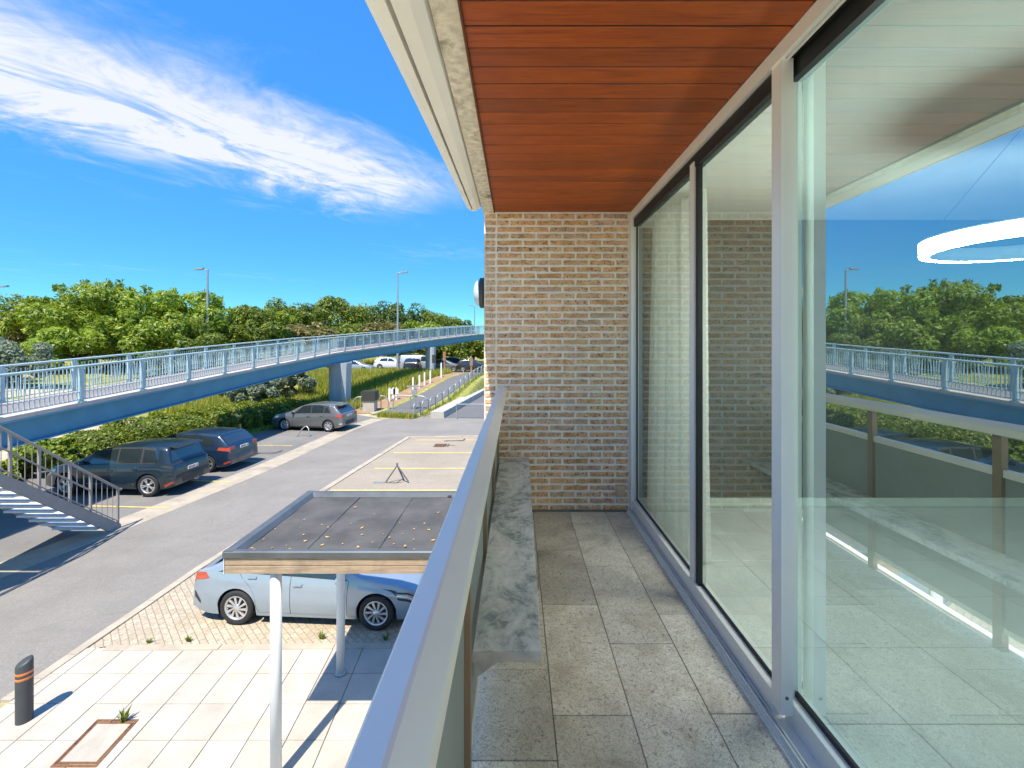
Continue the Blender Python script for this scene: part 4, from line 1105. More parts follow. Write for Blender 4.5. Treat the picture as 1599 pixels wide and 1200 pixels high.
for d, sd_ in ((0.07, 0), (BW-0.07, 1)):
    tops, lows, mids = [], [], []
    s = s0
    while s < total - 0.05:
        p, t = lerp_path(BP, s); q = side(p, t, d)
        for lst, z in ((tops, 1.17), (lows, 0.10), (mids, 0.34)): lst.append((q.x, q.y, q.z+z))
        ang = math.atan2(t.y, t.x) - PI/2
        o = link('post', post_me, br); o.location = q - br.location; o.rotation_euler = (0, 0, ang)
        if p.y < 30:
            f = link('post_foot', foot_me, br); f.location = q - br.location; f.rotation_euler = (0, 0, ang)
        for k in range(1, 17):
            sb = s + sp*k/17
            if sb > total: break
            pb, tb_ = lerp_path(BP, sb); qb = side(pb, tb_, d)
            if 11.0 < qb.y < 31.0 and nbar < 298:
                o = link('baluster', bar_me, br); o.location = qb - br.location; o.rotation_euler = (0, 0, ang); nbar += 1
            else:
                rest.box(qb.x-0.011, qb.x+0.011, qb.y-0.011, qb.y+0.011, qb.z+0.10, qb.z+1.06)
        s += sp
    MB().tube(tops, 0.042, 8).build('top_rail', M['bridge_light'], br)
    MB().tube(lows, 0.018, 6).build('lower_rail', M['bridge_light'], br)
    MB().tube(mids, 0.014, 6).build('middle_rail', M['bridge_light'], br)
tag(rest.build('baluster_row', M['bridge_light'], br, fix=False), None, None, None, 'stuff')
# piers
def pier(px, pw, Y, depth=0.9):
    p = None
    s = 0
    while s < total:
        q, t = lerp_path(BP, s)
        if q.y >= Y: break
        s += 0.1
    c = side(q, t, BW/2); x0 = (px-CX)*Y/FPX; w = pw*Y/FPX
    zb = float(hz(x0, Y)) - 0.2
    mb = MB(); zt = q.z - 0.875
    pts = []
    a, b = w/2, 0.55
    rings = []
    for z, kx in ((zb, 0.92), (zt-0.5, 1.0), (zt, 1.06)):
        rings.append([(c.x + dx*a*kx, Y + dy*b + (0.35 if dy > 0 else -0.0), z) for dx, dy in ((-1,-.7),(-.55,-1),(.55,-1),(1,-.7),(1,.7),(.55,1),(-.55,1),(-1,.7))])
    vs = [v for R in rings for v in R]; n = 8
    # keep the pier where the photograph shows it under the deck
    vs = [(v[0]-c.x+x0, v[1], v[2]) for v in vs]
    mb.add(vs, [(j*n+i, j*n+(i+1) % n, (j+1)*n+(i+1) % n, (j+1)*n+i) for j in range(2) for i in range(n)] + [tuple(range(16, 24))])
    mb.build('pier', M['pillar'], br)
    MB().box(x0-w*0.12, x0-w*0.08, Y-0.56, Y-0.548, zb, zt).build('pier_rib', M['bridge_light'], br)
pier(530, 27, 35.6)
pier(672, 13.5, 50.5)
sgn = P(678, 561, 49.6)
MB().box(sgn.x-0.22, sgn.x+0.18, sgn.y-0.05, sgn.y+0.05, sgn.z-0.45, sgn.z+0.45).build('pier_box', M['black_cap'], br)

# ------------------------------------------------------------------ stair up to the bridge, seen from below its flight
st = thing('bridge_stair', 'steel stair with taupe stringers and pale treads climbing to the footbridge', 'stairs', (-11.5, 11, 0))
XA, XB = -11.0, -12.3
yb_, zb_ = 12.55, 0.10; slope = 0.777
def sz(y): return zb_ + (yb_-y)*slope
ytop = 8.9
for x in (XA, XB):
    mb = MB(); t = 0.05 if x == XA else -0.05
    pts = [(yb_+0.02, 0.0), (yb_+0.02, sz(yb_)), (ytop, sz(ytop)), (ytop-0.9, sz(ytop)), (ytop-0.9, sz(ytop)-0.28), (ytop, sz(ytop)-0.27), (yb_-0.30, 0.0)]
    mb.prism(pts, 'x', x, x - t); mb.build('stringer', M['stair_paint'], st)
n = 13
for k in range(n):
    y = yb_ - 0.10 - k*(yb_-ytop)/n; z = sz(y) - 0.15
    if z < 0.05: continue
    MB().box(XB+0.055, XA-0.055, y-0.27, y+0.03, z-0.045, z).build('tread', M['tread'], st)
MB().box(-14.3, XA-0.055, ytop-1.9, ytop-0.31, sz(ytop)-0.20, sz(ytop)-0.02).build('landing', M['deck'], st)
for x in (XA-0.02,):
    hr = [(x, yb_-0.02, sz(yb_)+0.98), (x, ytop, sz(ytop)+0.98), (x, ytop-1.8, sz(ytop)+1.0)]
    MB().tube([(x, yb_+0.05, sz(yb_)+0.955)] + hr, 0.032, 8).build('handrail', M['stair_paint'], st)
    MB().tube([(x, yb_-0.9, sz(yb_-0.9)+0.55), (x, ytop, sz(ytop)+0.55), (x, ytop-1.8, sz(ytop)+0.55)], 0.02, 6).build('middle_rail', M['stair_paint'], st)
    ys = [yb_-0.06, yb_-0.86, yb_-1.40, yb_-2.12, yb_-2.72, ytop-0.1, ytop-0.9]
    for i, y in enumerate(ys):
        MB().box(x-0.024, x+0.024, y-0.024, y+0.024, sz(max(y, ytop))-0.05, sz(max(y, ytop))+0.96).build('post', M['stair_paint'], st)
        if i+1 < len(ys):
            y2 = ys[i+1]; m_ = max(1, round((y-y2)/0.16)-1)
            for j in range(m_):
                yy = y + (y2-y)*(j+1)/(m_+1); zz = sz(max(yy, ytop))
                MB().tube([(x, yy, zz-0.02), (x, yy, zz+0.95)], 0.0085, 5, cap=False).build('baluster', M['stair_paint'], st)
    MB().tube([(x, yb_-0.05, sz(yb_)+0.10), (x, ytop, sz(ytop)+0.10)], 0.014, 6).build('bottom_rail', M['stair_paint'], st)

# ------------------------------------------------------------------ street lamps
def street_lamp(px, ytop, Y, label, arm=-1, two=False):
    t = P(px, ytop, Y); zb = float(hz(t.x, Y)) - 0.1
    r = thing('street_lamp', label, 'street lamp', (t.x, Y, zb), 'street lamps along the distant road')
    MB().tube([(t.x, Y, zb), (t.x, Y, (zb+t.z)/2), (t.x, Y, t.z)], [0.16, 0.12, 0.085], 8).build('pole', M['lamp_post'], r)
    MB().tube([(t.x-0.1*arm, Y, t.z-0.1), (t.x+0.55*arm, Y, t.z+0.05)], 0.07, 6).build('arm', M['lamp_post'], r)
    mb = MB(); mb.obox((t.x+0.8*arm, Y, t.z+0.05), (0.42,0,0.03), (0,0.18,0), (0,0,0.09)); mb.build('lamp_head', M['lamp_post'], r)
street_lamp(324, 421, 46, 'tall slim street lamp rising above the bright green tree mass')
street_lamp(621, 426, 55, 'tallest street lamp standing right behind the footbridge', 1)
street_lamp(509, 466, 82, 'slim street lamp against the wooded dune left of the tallest one')
street_lamp(31, 461, 78, 'street lamp above the brownish bushes at far left', -1)
street_lamp(-2, 448, 60, 'street lamp cut by the left edge of the view', 1)
street_lamp(741, 478, 96, 'distant street lamp close to the brick wall corner', -1)
street_lamp(474, 495, 90, 'short distant street lamp among the dune bushes', 1)

# ------------------------------------------------------------------ small furniture by the cycle path
def on(px, py, z=None):
    """ground point on the rising terrain seen at this pixel"""
    y = 20.0
    while y < 120:
        x = (px-CX)*y/FPX; zz = float(hz(x, y))
        if H - (py-CY)*y/FPX >= zz - 1e-3 and y > 20.05 and (H - (py-CY)*y/FPX) <= zz: break
        if H - (py-CY)*y/FPX <= zz: break
        y += 0.05
    return Vector(((px-CX)*y/FPX, y, float(hz((px-CX)*y/FPX, y))))
p = on(578, 643)
t = thing('gate_pillar', 'squat concrete pillar with a dark cap beside the cycle path', 'pillar', p)
MB().prism([(p.x-0.42, p.y-0.4), (p.x+0.42, p.y-0.4), (p.x+0.42, p.y+0.4), (p.x-0.42, p.y+0.4)], 'z', p.z-0.1, p.z+0.85).build('shaft', M['concrete'], t)
MB().box(p.x-0.5, p.x+0.5, p.y-0.48, p.y+0.48, p.z+0.852, p.z+1.55).build('cap', M['black_cap'], t)
def tube_rail(pixels, h, name, label, cat='railing', r=0.045):
    pts = [on(a, b) for a, b in pixels]; t = thing(name, label, cat, pts[0]); path = []
    path.append(pts[0] + Vector((0,0,0.0)))
    for k in range(6):
        a = k/5*PI/2; path.append(pts[0] + (pts[-1]-pts[0]).normalized()*0.5*(1-math.cos(a)) + Vector((0,0,h-0.5+0.5*math.sin(a))))
    e = pts[-1]; d = (pts[0]-e).normalized()
    for k in range(6):
        a = (5-k)/5*PI/2; path.append(e + d*0.5*(1-math.cos(a)) + Vector((0,0,h-0.5+0.5*math.sin(a))))
    path.append(e); MB().tube(path, r, 8).build('tube', M['galv'], t)
    m = (pts[0]+e)/2; MB().tube([m, m+Vector((0,0,h))], r*0.8, 6).build('upright', M['galv'], t)
tube_rail([(551, 641), (575, 641)], 1.0, 'tube_barrier', 'bent steel tube barrier left of the dark capped pillar')
tube_rail([(583, 641), (607, 640)], 1.05, 'tube_barrier', 'bent steel tube barrier right of the dark capped pillar')
tube_rail([(614, 640), (668, 641)], 1.05, 'tube_barrier', 'long low steel tube barrier across the foot of the cycle path')
ORD = ['first','second','third','fourth','fifth','sixth','seventh','eighth','ninth','tenth','eleventh','twelfth','thirteenth','fourteenth','fifteenth']
A, B = Vector((-6.9, 30.4, 0)), Vector((-2.95, 53, 0))
for k in range(15):
    a = A.lerp(B, k/15); b = A.lerp(B, (k+0.78)/15)
    a.z = float(hz(a.x, a.y)); b.z = float(hz(b.x, b.y))
    t = thing('hoop_rail', 'grey hoop railing beside the cycle path, %s' % ('nearest of the row' if k == 0 else 'one of a receding row'), 'railing', a, 'hoop railings along the cycle path')
    t['label'] = 'grey hoop railing beside the cycle path, %s of the row counted from the near end' % ORD[k]
    up = Vector((0,0,1.0)); path = [a, a+up*0.75]
    for q in range(1, 5): s = q/5*PI/2; path.append(a + (b-a)*0.25*(1-math.cos(s)) + up*(0.75+0.28*math.sin(s)))
    for q in range(4, 0, -1): s = q/5*PI/2; path.append(b + (a-b)*0.25*(1-math.cos(s)) + up*(0.75+0.28*math.sin(s)))
    path += [b+up*0.75, b]
    MB().tube(path, 0.04, 6).build('hoop', M['galv'], t); MB().tube([a+up*0.45, b+up*0.45], 0.025, 5).build('middle_bar', M['galv'], t)
for i, (x, y, h, lab) in enumerate([(608, 628, 1.1, 'white marker post at the foot of the earth bank'), (614, 625, 1.0, 'white marker post with a sign plate beside its twin'), (619, 625, 1.0, 'white marker post with a sign plate, right of its twin'), (645, 611, 1.2, 'white marker post halfway up the earth bank'),
                                    (655, 607, 1.2, 'white marker post, second up the earth bank'), (663, 602, 1.2, 'white marker post, third up the earth bank'), (672, 599, 1.2, 'white marker post under the second pier'), (689, 590, 1.5, 'white marker post below the brown sign stake'), (474, 624, 2.6, 'thin wooden stake in the tall grass left of the near pier')]):
    p = on(x, y); t = thing('marker_post', lab, 'post', p)
    MB().box(p.x-0.07, p.x+0.07, p.y-0.07, p.y+0.07, p.z-0.1, p.z+h).build('shaft', M['white_post'] if i < 8 else M['wood_post'], t)
    MB().prism([(p.x-0.08, p.z+h), (p.x+0.08, p.z+h), (p.x, p.z+h+0.06)], 'y', p.y-0.08, p.y+0.08).build('tip', M['white_post'] if i < 8 else M['wood_post'], t)
    if i in (1, 2): MB().box(p.x-0.24, p.x+0.20, p.y-0.10, p.y-0.075, p.z+h-0.5, p.z+h-0.05).build('plate', M['white_post'], t)
for x, y, h, lab in ((694, 583, 4.0, 'brown wooden sign stake right of the second pier'), (736, 588, 3.2, 'tan wooden sign stake next to the brick wall corner')):
    p = on(x, y); t = thing('sign_stake', lab, 'sign', p)
    MB().box(p.x-0.09, p.x+0.09, p.y-0.06, p.y+0.06, p.z-0.1, p.z+h*0.62).build('stake', M['wood_post'], t)
    MB().box(p.x-0.16, p.x+0.16, p.y-0.10, p.y-0.07, p.z+h*0.35, p.z+h*0.62).build('board', M['wood_post'], t)
# T-shaped bike stand in front of the path
p = on(647, 641); t = thing('bike_stand', 'grey T-shaped steel stand at the foot of the cycle path', 'stand', p)
MB().tube([p, p+Vector((0,0,1.75))], 0.06, 8).build('upright', M['galv'], t); MB().box(p.x-0.6, p.x+0.6, p.y-0.05, p.y+0.05, p.z+1.75, p.z+1.85).build('cross_bar', M['galv'], t); MB().box(p.x-0.2, p.x+0.2, p.y-0.07, p.y+0.07, p.z+1.2, p.z+1.55).build('plate', M['galv'], t)
# garage ramp walls at the right
rw = thing('retaining_wall', 'concrete retaining wall of the sunken ramp beside the brick corner', 'wall', (-4.4, 32, 0))
a0, a1 = Vector((-4.9, 30.6, 0)), Vector((-2.2, 52, 0)); mb = MB(); m = 10
top = [a0.lerp(a1, i/m) for i in range(m+1)]
def colz(p): return float(hz(p.x, p.y))
vs = []
for p in top:
    z = colz(p)+0.45
    vs += [(p.x-0.9, p.y, z), (p.x, p.y, z), (p.x, p.y, -1.6), (p.x-0.9, p.y, -1.6)]
mb.add(vs, [(i*4+k, i*4+(k+1) % 4, (i+1)*4+(k+1) % 4, (i+1)*4+k) for i in range(m) for k in range(4)] + [(0,1,2,3)]); mb.build('wall_body', M['concrete'], rw)
MB().tube([(-4.0, 30.3, 0.0), (-4.0, 30.3, 1.0), (0.5, 30.0, 1.0)], 0.05, 8).build('guard_rail', M['galv'], rw)
# ------------------------------------------------------------------ cars
class Car:
    def __init__(s, L, W, Hh, rear_ax, wb, top, belt, wr, sill=0.22, arch=None, tumble=0.30):
        s.L, s.W, s.H, s.xa, s.xb, s.wr = L, W, Hh, rear_ax, rear_ax+wb, wr
        s.arch = arch or wr+0.045; s.sill = sill; s.tumble = tumble
        X = np.linspace(0, L, 900); z = np.interp(X, [p[0] for p in top], [p[1] for p in top])
        k = 9; zz = np.convolve(np.pad(z, k, mode='edge'), np.ones(2*k+1)/(2*k+1), 'valid')
        e = np.clip(np.minimum(X, L-X)/0.12, 0, 1); s.X, s.Z = X, z*(1-e)+zz*e
        s.bx, s.bz = [p[0] for p in belt], [p[1] for p in belt]
    def ztop(s, x): return float(np.interp(x, s.X, s.Z))
    def zbelt(s, x): return min(float(np.interp(x, s.bx, s.bz)), s.ztop(x)-0.02)
    def zlow(s, x):
        z = s.sill + 0.10*max(0, 1-x/0.5)**2 + 0.03*max(0, 1-(s.L-x)/0.5)**2
        for xa in (s.xa, s.xb):
            d = abs(x-xa)
            if d < s.arch: z = max(z, s.wr + math.sqrt(s.arch**2-d*d))
        return min(z, s.ztop(x)-0.06)
    def hw(s, x):
        f = min(1, (s.L-x)/0.95); r = min(1, x/0.55)
        return s.W/2*(1 - 0.24*(1-f)**2.2)*(1 - 0.13*(1-r)**2.4)
    def S(s, x, v):
        zt, zb, zl, w0 = s.ztop(x), s.zbelt(x), s.zlow(x), s.hw(x)
        zl = min(zl, zb-0.02)
        crown = 0.035
        zr = lambda z: (z-s.sill)/(max(zb, s.sill+0.3)-s.sill)
        fw = lambda z: w0*(1-0.055*(2*zr(z)-1.05)**2) + 0.012*math.exp(-((zr(z)-0.82)/0.07)**2)
        if v <= 0.5:
            z = zl + (zb-zl)*(v/0.5); return Vector((x, fw(z), z))
        wb_ = fw(zb); ze = max(zb+0.004, zt-crown); hgt = ze-zb
        we = wb_ - s.tumble*hgt - 0.03*min(1, hgt/0.3)
        if v <= 0.75:
            t = (v-0.5)/0.25; z = zb + hgt*t
            return Vector((x, wb_ + (we-wb_)*(0.75*t+0.25*t*t), z))
        t = (v-0.75)/0.25
        return Vector((x, we*(1-t), ze + (zt-ze)*math.sin(t*PI/2)))
    def x_at(s, z, rear=True):
        i = np.argmax(s.Z >= z) if rear else len(s.Z)-1-np.argmax(s.Z[::-1] >= z)
        return float(s.X[i])
    def body(s, nst=110):
        xs = set(np.linspace(0, s.L, nst)); xs |= set(np.linspace(0, 0.5, 26)); xs |= set(np.linspace(s.L-0.4, s.L, 16))
        for xa in (s.xa, s.xb): xs |= {xa + s.arch*math.cos(a) for a in np.linspace(0, PI, 25)}
        xs = sorted(x for x in xs if 0 <= x <= s.L)
        vs_ = list(np.linspace(0, .5, 11)) + list(np.linspace(.5, .75, 6))[1:] + list(np.linspace(.75, 1, 7))[1:]
        n = len(vs_); mb = MB(); V = []; ix = []
        for x in xs:
            half = [s.S(x, v) for v in vs_]
            row = [(p.x, -p.y, p.z) for p in half] + [(p.x, p.y, p.z) for p in half[-2::-1]]
            V.append(row)
        m = len(V[0]); vs = [p for r in V for p in r]; fs = [(j*m+i, j*m+i+1, (j+1)*m+i+1, (j+1)*m+i) for j in range(len(V)-1) for i in range(m-1)]
        mb.add(vs, fs, True); mb.add(V[0], [tuple(range(m))]); mb.add(V[-1], [tuple(range(m))])
        under = MB(); vs = []
        for r in V: a, b = r[0], r[-1]; vs += [(a[0], a[1]*0.985, a[2]), (a[0], a[1]*0.35, a[2]+0.02), (b[0], b[1]*0.35, b[2]+0.02), (b[0], b[1]*0.985, b[2])]
        under.add(vs, [(j*4+i, j*4+i+1, (j+1)*4+i+1, (j+1)*4+i) for j in range(len(V)-1) for i in range(3)])
        return mb, under
    def patch(s, c, side, off=0.006, nx=10, nv=6):
        """c = (x,v) corners: rear-low, front-low, front-high, rear-high"""
        mb = MB(); vs = []
        for j in range(nv+1):
            b = j/nv
            for i in range(nx+1):
                a = i/nx
                x = (c[0][0]*(1-a)+c[1][0]*a)*(1-b) + (c[3][0]*(1-a)+c[2][0]*a)*b
                v = (c[0][1]*(1-a)+c[1][1]*a)*(1-b) + (c[3][1]*(1-a)+c[2][1]*a)*b
                e = 0.004; x = min(max(x, e), s.L-e); v = min(max(v, 0.001), 1.0)
                p = s.S(x, v); du = s.S(x+e, v) - s.S(x-e, v); v2, v1 = min(v+0.01, 1), max(v-0.01, 0); dv = s.S(x, v2) - s.S(x, v1)
                n = du.cross(dv)
                if n.length < 1e-9: n = Vector((0,0,1))
                n.normalize()
                if n.y < 0 and v < 0.74: n = -n
                if v >= 0.74 and n.z < 0: n = -n
                q = p + n*off; vs.append((q.x, q.y*side, q.z))
        mb.add(vs, [(j*(nx+1)+i, j*(nx+1)+i+1, (j+1)*(nx+1)+i+1, (j+1)*(nx+1)+i) for j in range(nv) for i in range(nx)], True)
        return mb
    def over(s, x0, x1, v0, off=0.006, xin=0.0):
        mb = s.patch([(x0, v0), (x1, v0), (x1, 1.0), (x0-xin, 1.0)], 1, off, 12, 8); m2 = s.patch([(x0, v0), (x1, v0), (x1, 1.0), (x0-xin, 1.0)], -1, off, 12, 8)
        mb.add(m2.v, m2.f, True); return mb
def wheel_meshes(r, w, spokes, style, mat=None):
    ri = r*0.70
    ty = MB(); ty.lathe([(ri, -w/2+0.01), (r*0.86, -w/2), (r*0.965, -w/2+0.012), (r, -w/2+0.04), (r, w/2-0.04), (r*0.965, w/2-0.012), (r*0.86, w/2), (ri, w/2-0.01)], 36, (0,0,0), 'y')
    rim = MB(); rim.lathe([(ri, -w/2+0.012), (ri-0.012, -w/2+0.006), (ri-0.028, -w/2+0.020), (ri-0.030, w/2-0.02)], 36, (0,0,0), 'y')
    rim.lathe([(0.0, -w/2+0.012), (0.05, -w/2+0.014), (0.062, -w/2+0.03)], 16, (0,0,0), 'y')
    for k in range(spokes):
        a = 2*PI*k/spokes
        for da in ((-0.10, 0.10) if style == 'double' else (0.0,)):
            a1 = a+da*1.6; a0 = a + da*0.3; tw = 0.30 if style == 'swirl' else 0.0
            p0 = Vector((math.cos(a0)*0.05, 0, math.sin(a0)*0.05)); p1 = Vector((math.cos(a1+tw)*(ri-0.02), 0, math.sin(a1+tw)*(ri-0.02)))
            d = (p1-p0).normalized(); n = Vector((-d.z, 0, d.x)); w0, w1 = (0.013, 0.024) if style != 'double' else (0.014, 0.018)
            if style == 'cover': w0, w1 = 0.022, 0.045
            y0, y1 = -w/2+0.016, -w/2+0.045
            vs = [p0+n*w0+Vector((0,y0,0)), p1+n*w1+Vector((0,y0+.006,0)), p1-n*w1+Vector((0,y0+.006,0)), p0-n*w0+Vector((0,y0,0)), p0+n*w0+Vector((0,y1,0)), p1+n*w1+Vector((0,y1,0)), p1-n*w1+Vector((0,y1,0)), p0-n*w0+Vector((0,y1,0))]
            rim.add(vs, [(0,1,2,3),(4,5,6,7),(0,1,5,4),(1,2,6,5),(2,3,7,6),(3,0,4,7)])
    disc = MB(); disc.lathe([(0.0, -w/2+0.075), (ri-0.03, -w/2+0.075)], 24, (0,0,0), 'y')
    return ty.mesh('wheel', M['tyre']), rim.mesh('rim', mat or M['alloy']), disc.mesh('brake_disc', M['plastic'])
def add_wheels(root, c, tw, spokes, style, ww=0.215):
    ty, rim, disc = wheel_meshes(c.wr, ww, spokes, style)
    for x in (c.xa, c.xb):
        for sd in (-1, 1):
            o = link('wheel', ty, root, True); o.location = (x, sd*tw, c.wr)
            o.rotation_euler = (0, random.uniform(0, 2), 0 if sd < 0 else PI)
            link('rim', rim, o, True); link('brake_disc', disc, o, True)
def mirror_part(root, x, y, z, sd, mat):
    mb = MB(); mb.lathe([(0.0, -0.10), (0.05, -0.095), (0.075, -0.05), (0.08, 0.0), (0.075, 0.05), (0.05, 0.085), (0.0, 0.095)], 14, (0,0,0), 'y')
    mb.v = [(x + a*0.75, sd*(y+0.10) + b, z + d*0.85) for a, b, d in mb.v]
    mb.tube([(x-0.01, sd*(y-0.03), z-0.05), (x, sd*(y+0.08), z-0.03)], 0.028, 6); mb.build('door_mirror', mat, root, local=True)
def bumper(root, c, z0, z1, mat, out=0.03, name='rear_bumper'):
    W = c.W/2; pts = []
    for k in range(13):
        a = -1 + 2*k/12; y = a*W*0.97; pts.append((-out + 0.30*abs(a)**5 + 0.03*abs(a)**2, y))
    pts += [(0.34, W*0.95), (0.34, -W*0.95)]
    n = len(pts); cx = 0.2
    rings = [[(x + (0.02 if i in (0, 3) else 0), y, z) for x, y in pts] for i, z in enumerate((z0, z0+0.03, z1-0.04, z1))]
    mb = MB(); vs = [p for R in rings for p in R]
    mb.add(vs, [(j*n+i, j*n+(i+1) % n, (j+1)*n+(i+1) % n, (j+1)*n+i) for j in range(3) for i in range(n)], True)
    mb.add(rings[0], [tuple(range(n))]); mb.add(rings[-1], [tuple(range(n))]); mb.build(name, mat, root, local=True)
def finish(root, c, paint, spec):
    body, under = c.body(); body.build('body', paint, root, local=True, fix=True); under.build('underbody', M['plastic'], root, local=True)
    side_glass, seams = spec['glass'], spec['seams']
    for sd in (-1, 1):
        if spec.get('surround'):
            c.patch(spec['surround'], sd, 0.003, 40, 8).build('window_surround', M['plastic'], root, local=True)
        for q in side_glass: c.patch(q, sd, 0.007, 14, 6).build('side_window', M['carglass'], root, local=True)
        for x0, v0, x1, v1 in seams: c.patch([(x0-.004, v0), (x0+.004, v0), (x1+.004, v1), (x1-.004, v1)], sd, 0.0025, 1, 14).build('panel_gap', M['seam'], root, local=True)
        for x, v in spec['handles']:
            p = c.S(x, v); MB().obox((p.x, sd*(p.y+0.018), p.z), (0.085,0,0.004), (0,0.011,0), (0,0,0.014)).build('door_handle', spec.get('handle_mat', paint), root, local=True)
        for name, q, mat in spec['side_parts']: c.patch(q, sd, 0.005, 16, 6).build(name, mat, root, local=True)
        mx, mz = spec['mirror']; p = c.S(mx, 0.5); mirror_part(root, mx, p.y-0.02, mz, sd, spec.get('mirror_mat', paint))
    for name, x0, x1, v0, mat in spec['over']: c.over(x0, x1, v0, 0.006).build(name, mat, root, local=True)
    for z, w, name in spec['plates']:
        x = c.x_at(z) - 0.012
        MB().obox((x, 0, z), (0.008,0,0), (0,w/2,0), (0,0,0.055)).build(name, M['plate'], root, local=True)
        for k in range(7):
            if k == 1: continue
            MB().obox((x-0.009, -w/2+0.06+k*w/7.6, z), (0.001,0,0), (0,0.019,0), (0,0,0.032)).build('plate_character', M['plate_ink'], root, local=True)

def place(name, label, loc, head, scale, group='parked cars'):
    return thing(name, label, 'car', loc, group, head, scale)

def suv(loc, head, scale):
    c = Car(4.64, 1.84, 1.64, 0.86, 2.84,
        [(0,.50),(0.02,.82),(0.07,1.02),(0.16,1.10),(0.30,1.50),(0.33,1.585),(0.45,1.61),(1.2,1.645),(2.0,1.635),(2.5,1.57),(2.85,1.45),(3.48,1.085),(3.7,1.045),(4.2,.97),(4.45,.88),(4.58,.72),(4.64,.50)],
        [(0,.98),(0.5,1.07),(1.5,1.045),(3.4,1.0),(3.6,.98),(4.3,.86),(4.64,.6)], 0.36, 0.24, 0.415)
    r = place('parked_car', 'dark navy seven-seat SUV parked under the footbridge beside the stair', loc, head, scale)
    gl = [[(1.98, .525), (3.12, .525), (2.62, .72), (2.02, .72)], [(1.16, .525), (1.92, .525), (1.95, .72), (1.20, .72)], [(0.58, .525), (1.08, .525), (1.12, .71), (0.74, .70)]]
    finish(r, c, M['p_navy'], dict(glass=gl, surround=[(0.50, .508), (3.28, .508), (2.60, .738), (0.66, .738)],
        seams=[(1.95, .06, 1.97, .52), (3.12, .06, 3.14, .5), (1.12, .22, 1.14, .52), (1.30, .05, 1.12, .24)], handles=[(2.14, .40), (1.30, .41)],
        side_parts=[('sill_cladding', [(1.30, 0.005), (3.22, 0.005), (3.22, .10), (1.30, .10)], M['plastic']), ('chrome_strip', [(1.35, .105), (3.1, .105), (3.1, .13), (1.35, .125)], M['chrome']),
                    ('roof_rail', [(0.62, .752), (2.55, .752), (2.50, .768), (0.66, .768)], M['chrome']),
                    ('tail_lamp', [(0.035, .44), (0.42, .455), (0.38, .492), (0.05, .495)], M['plastic']), ('headlamp', [(4.08, .38), (4.5, .36), (4.42, .47), (4.1, .485)], M['lens']),
                    ('rear_reflector', [(0.02, .10), (0.30, .03), (0.30, .08), (0.02, .15)], M['redlens']),
                    ('wheel_arch_trim', [(0.02, .01), (0.44, .01), (0.44, .16), (0.02, .16)], M['plastic']),
                    ('window_strip', [(0.50, .505), (0.62, .505), (0.72, .735), (0.63, .742)], M['chrome'])],
        over=[('rear_window', 0.175, 0.305, .775, M['carglass']), ('light_bar', 0.09, 0.135, .765, M['plastic']), ('windscreen', 2.60, 3.44, .775, M['carglass']), ('bumper_cladding', 0.004, 0.012, .76, M['plastic'])],
        plates=[(0.80, 0.46, 'number_plate')], mirror=(3.08, 1.10), mirror_mat=M['p_black']))
    # spoiler and tow bar
    MB().obox((0.24, 0, 1.575), (0.14,0,0.02), (0,0.60,0), (0,0,0.014)).build('spoiler', M['p_navy'], r, local=True)
    bumper(r, c, 0.36, 0.62, M['plastic'])
    MB().tube([(-0.05,0,0.36), (-0.16,0,0.36), (-0.18,0,0.44)], 0.022, 8).build('tow_ball', M['dark_steel'], r, local=True)
    add_wheels(r, c, 0.80, 5, 'double', 0.225); return r
def wagon(loc, head, scale):
    c = Car(4.55, 1.82, 1.49, 0.92, 2.65,
        [(0,.50),(0.02,.80),(0.07,.98),(0.14,1.04),(0.48,1.36),(0.55,1.415),(0.75,1.44),(1.4,1.485),(2.0,1.485),(2.45,1.42),(2.75,1.31),(3.42,.99),(3.65,.95),(4.15,.86),(4.38,.76),(4.5,.62),(4.55,.46)],
        [(0,.93),(0.6,.985),(1.5,.955),(3.35,.905),(3.6,.88),(4.3,.74),(4.55,.55)], 0.325, 0.20, 0.37)
    r = place('parked_car', 'dark blue estate car parked between the navy SUV and the hedge', loc, head, scale)
    gl = [[(2.00, .525), (3.06, .525), (2.55, .72), (2.04, .72)], [(1.22, .525), (1.94, .525), (1.97, .72), (1.26, .72)], [(0.60, .530), (1.15, .525), (1.18, .715), (0.86, .70)]]
    finish(r, c, M['p_blue'], dict(glass=gl, seams=[(1.97, .06, 1.99, .52), (3.08, .06, 3.10, .5), (1.20, .25, 1.20, .52)], handles=[(2.14, .41), (1.34, .42)],
        side_parts=[('tail_lamp', [(0.035, .40), (0.50, .43), (0.44, .495), (0.05, .495)], M['redlens']), ('headlamp', [(3.95, .40), (4.4, .36), (4.3, .47), (4.0, .485)], M['lens']), ('rear_reflector', [(0.02, .08), (0.26, .05), (0.26, .10), (0.02, .14)], M['redlens'])],
        over=[('rear_window', 0.155, 0.46, .775, M['carglass']), ('windscreen', 2.56, 3.36, .775, M['carglass'])], plates=[(0.86, 0.46, 'number_plate')], mirror=(3.02, 1.0)))
    bumper(r, c, 0.36, 0.62, M['p_blue'])
    MB().tube([(0.95,0,1.46), (0.88,0,1.55)], [0.014, 0.006], 6).build('aerial', M['plastic'], r, local=True)
    for sd in (-1, 1): MB().obox((0.07, sd*0.66, 0.90), (0.035,0,0), (0,0.13,0), (0,0,0.06)).build('tail_lamp', M['redlens'], r, local=True)
    add_wheels(r, c, 0.79, 5, 'plain', 0.205); return r
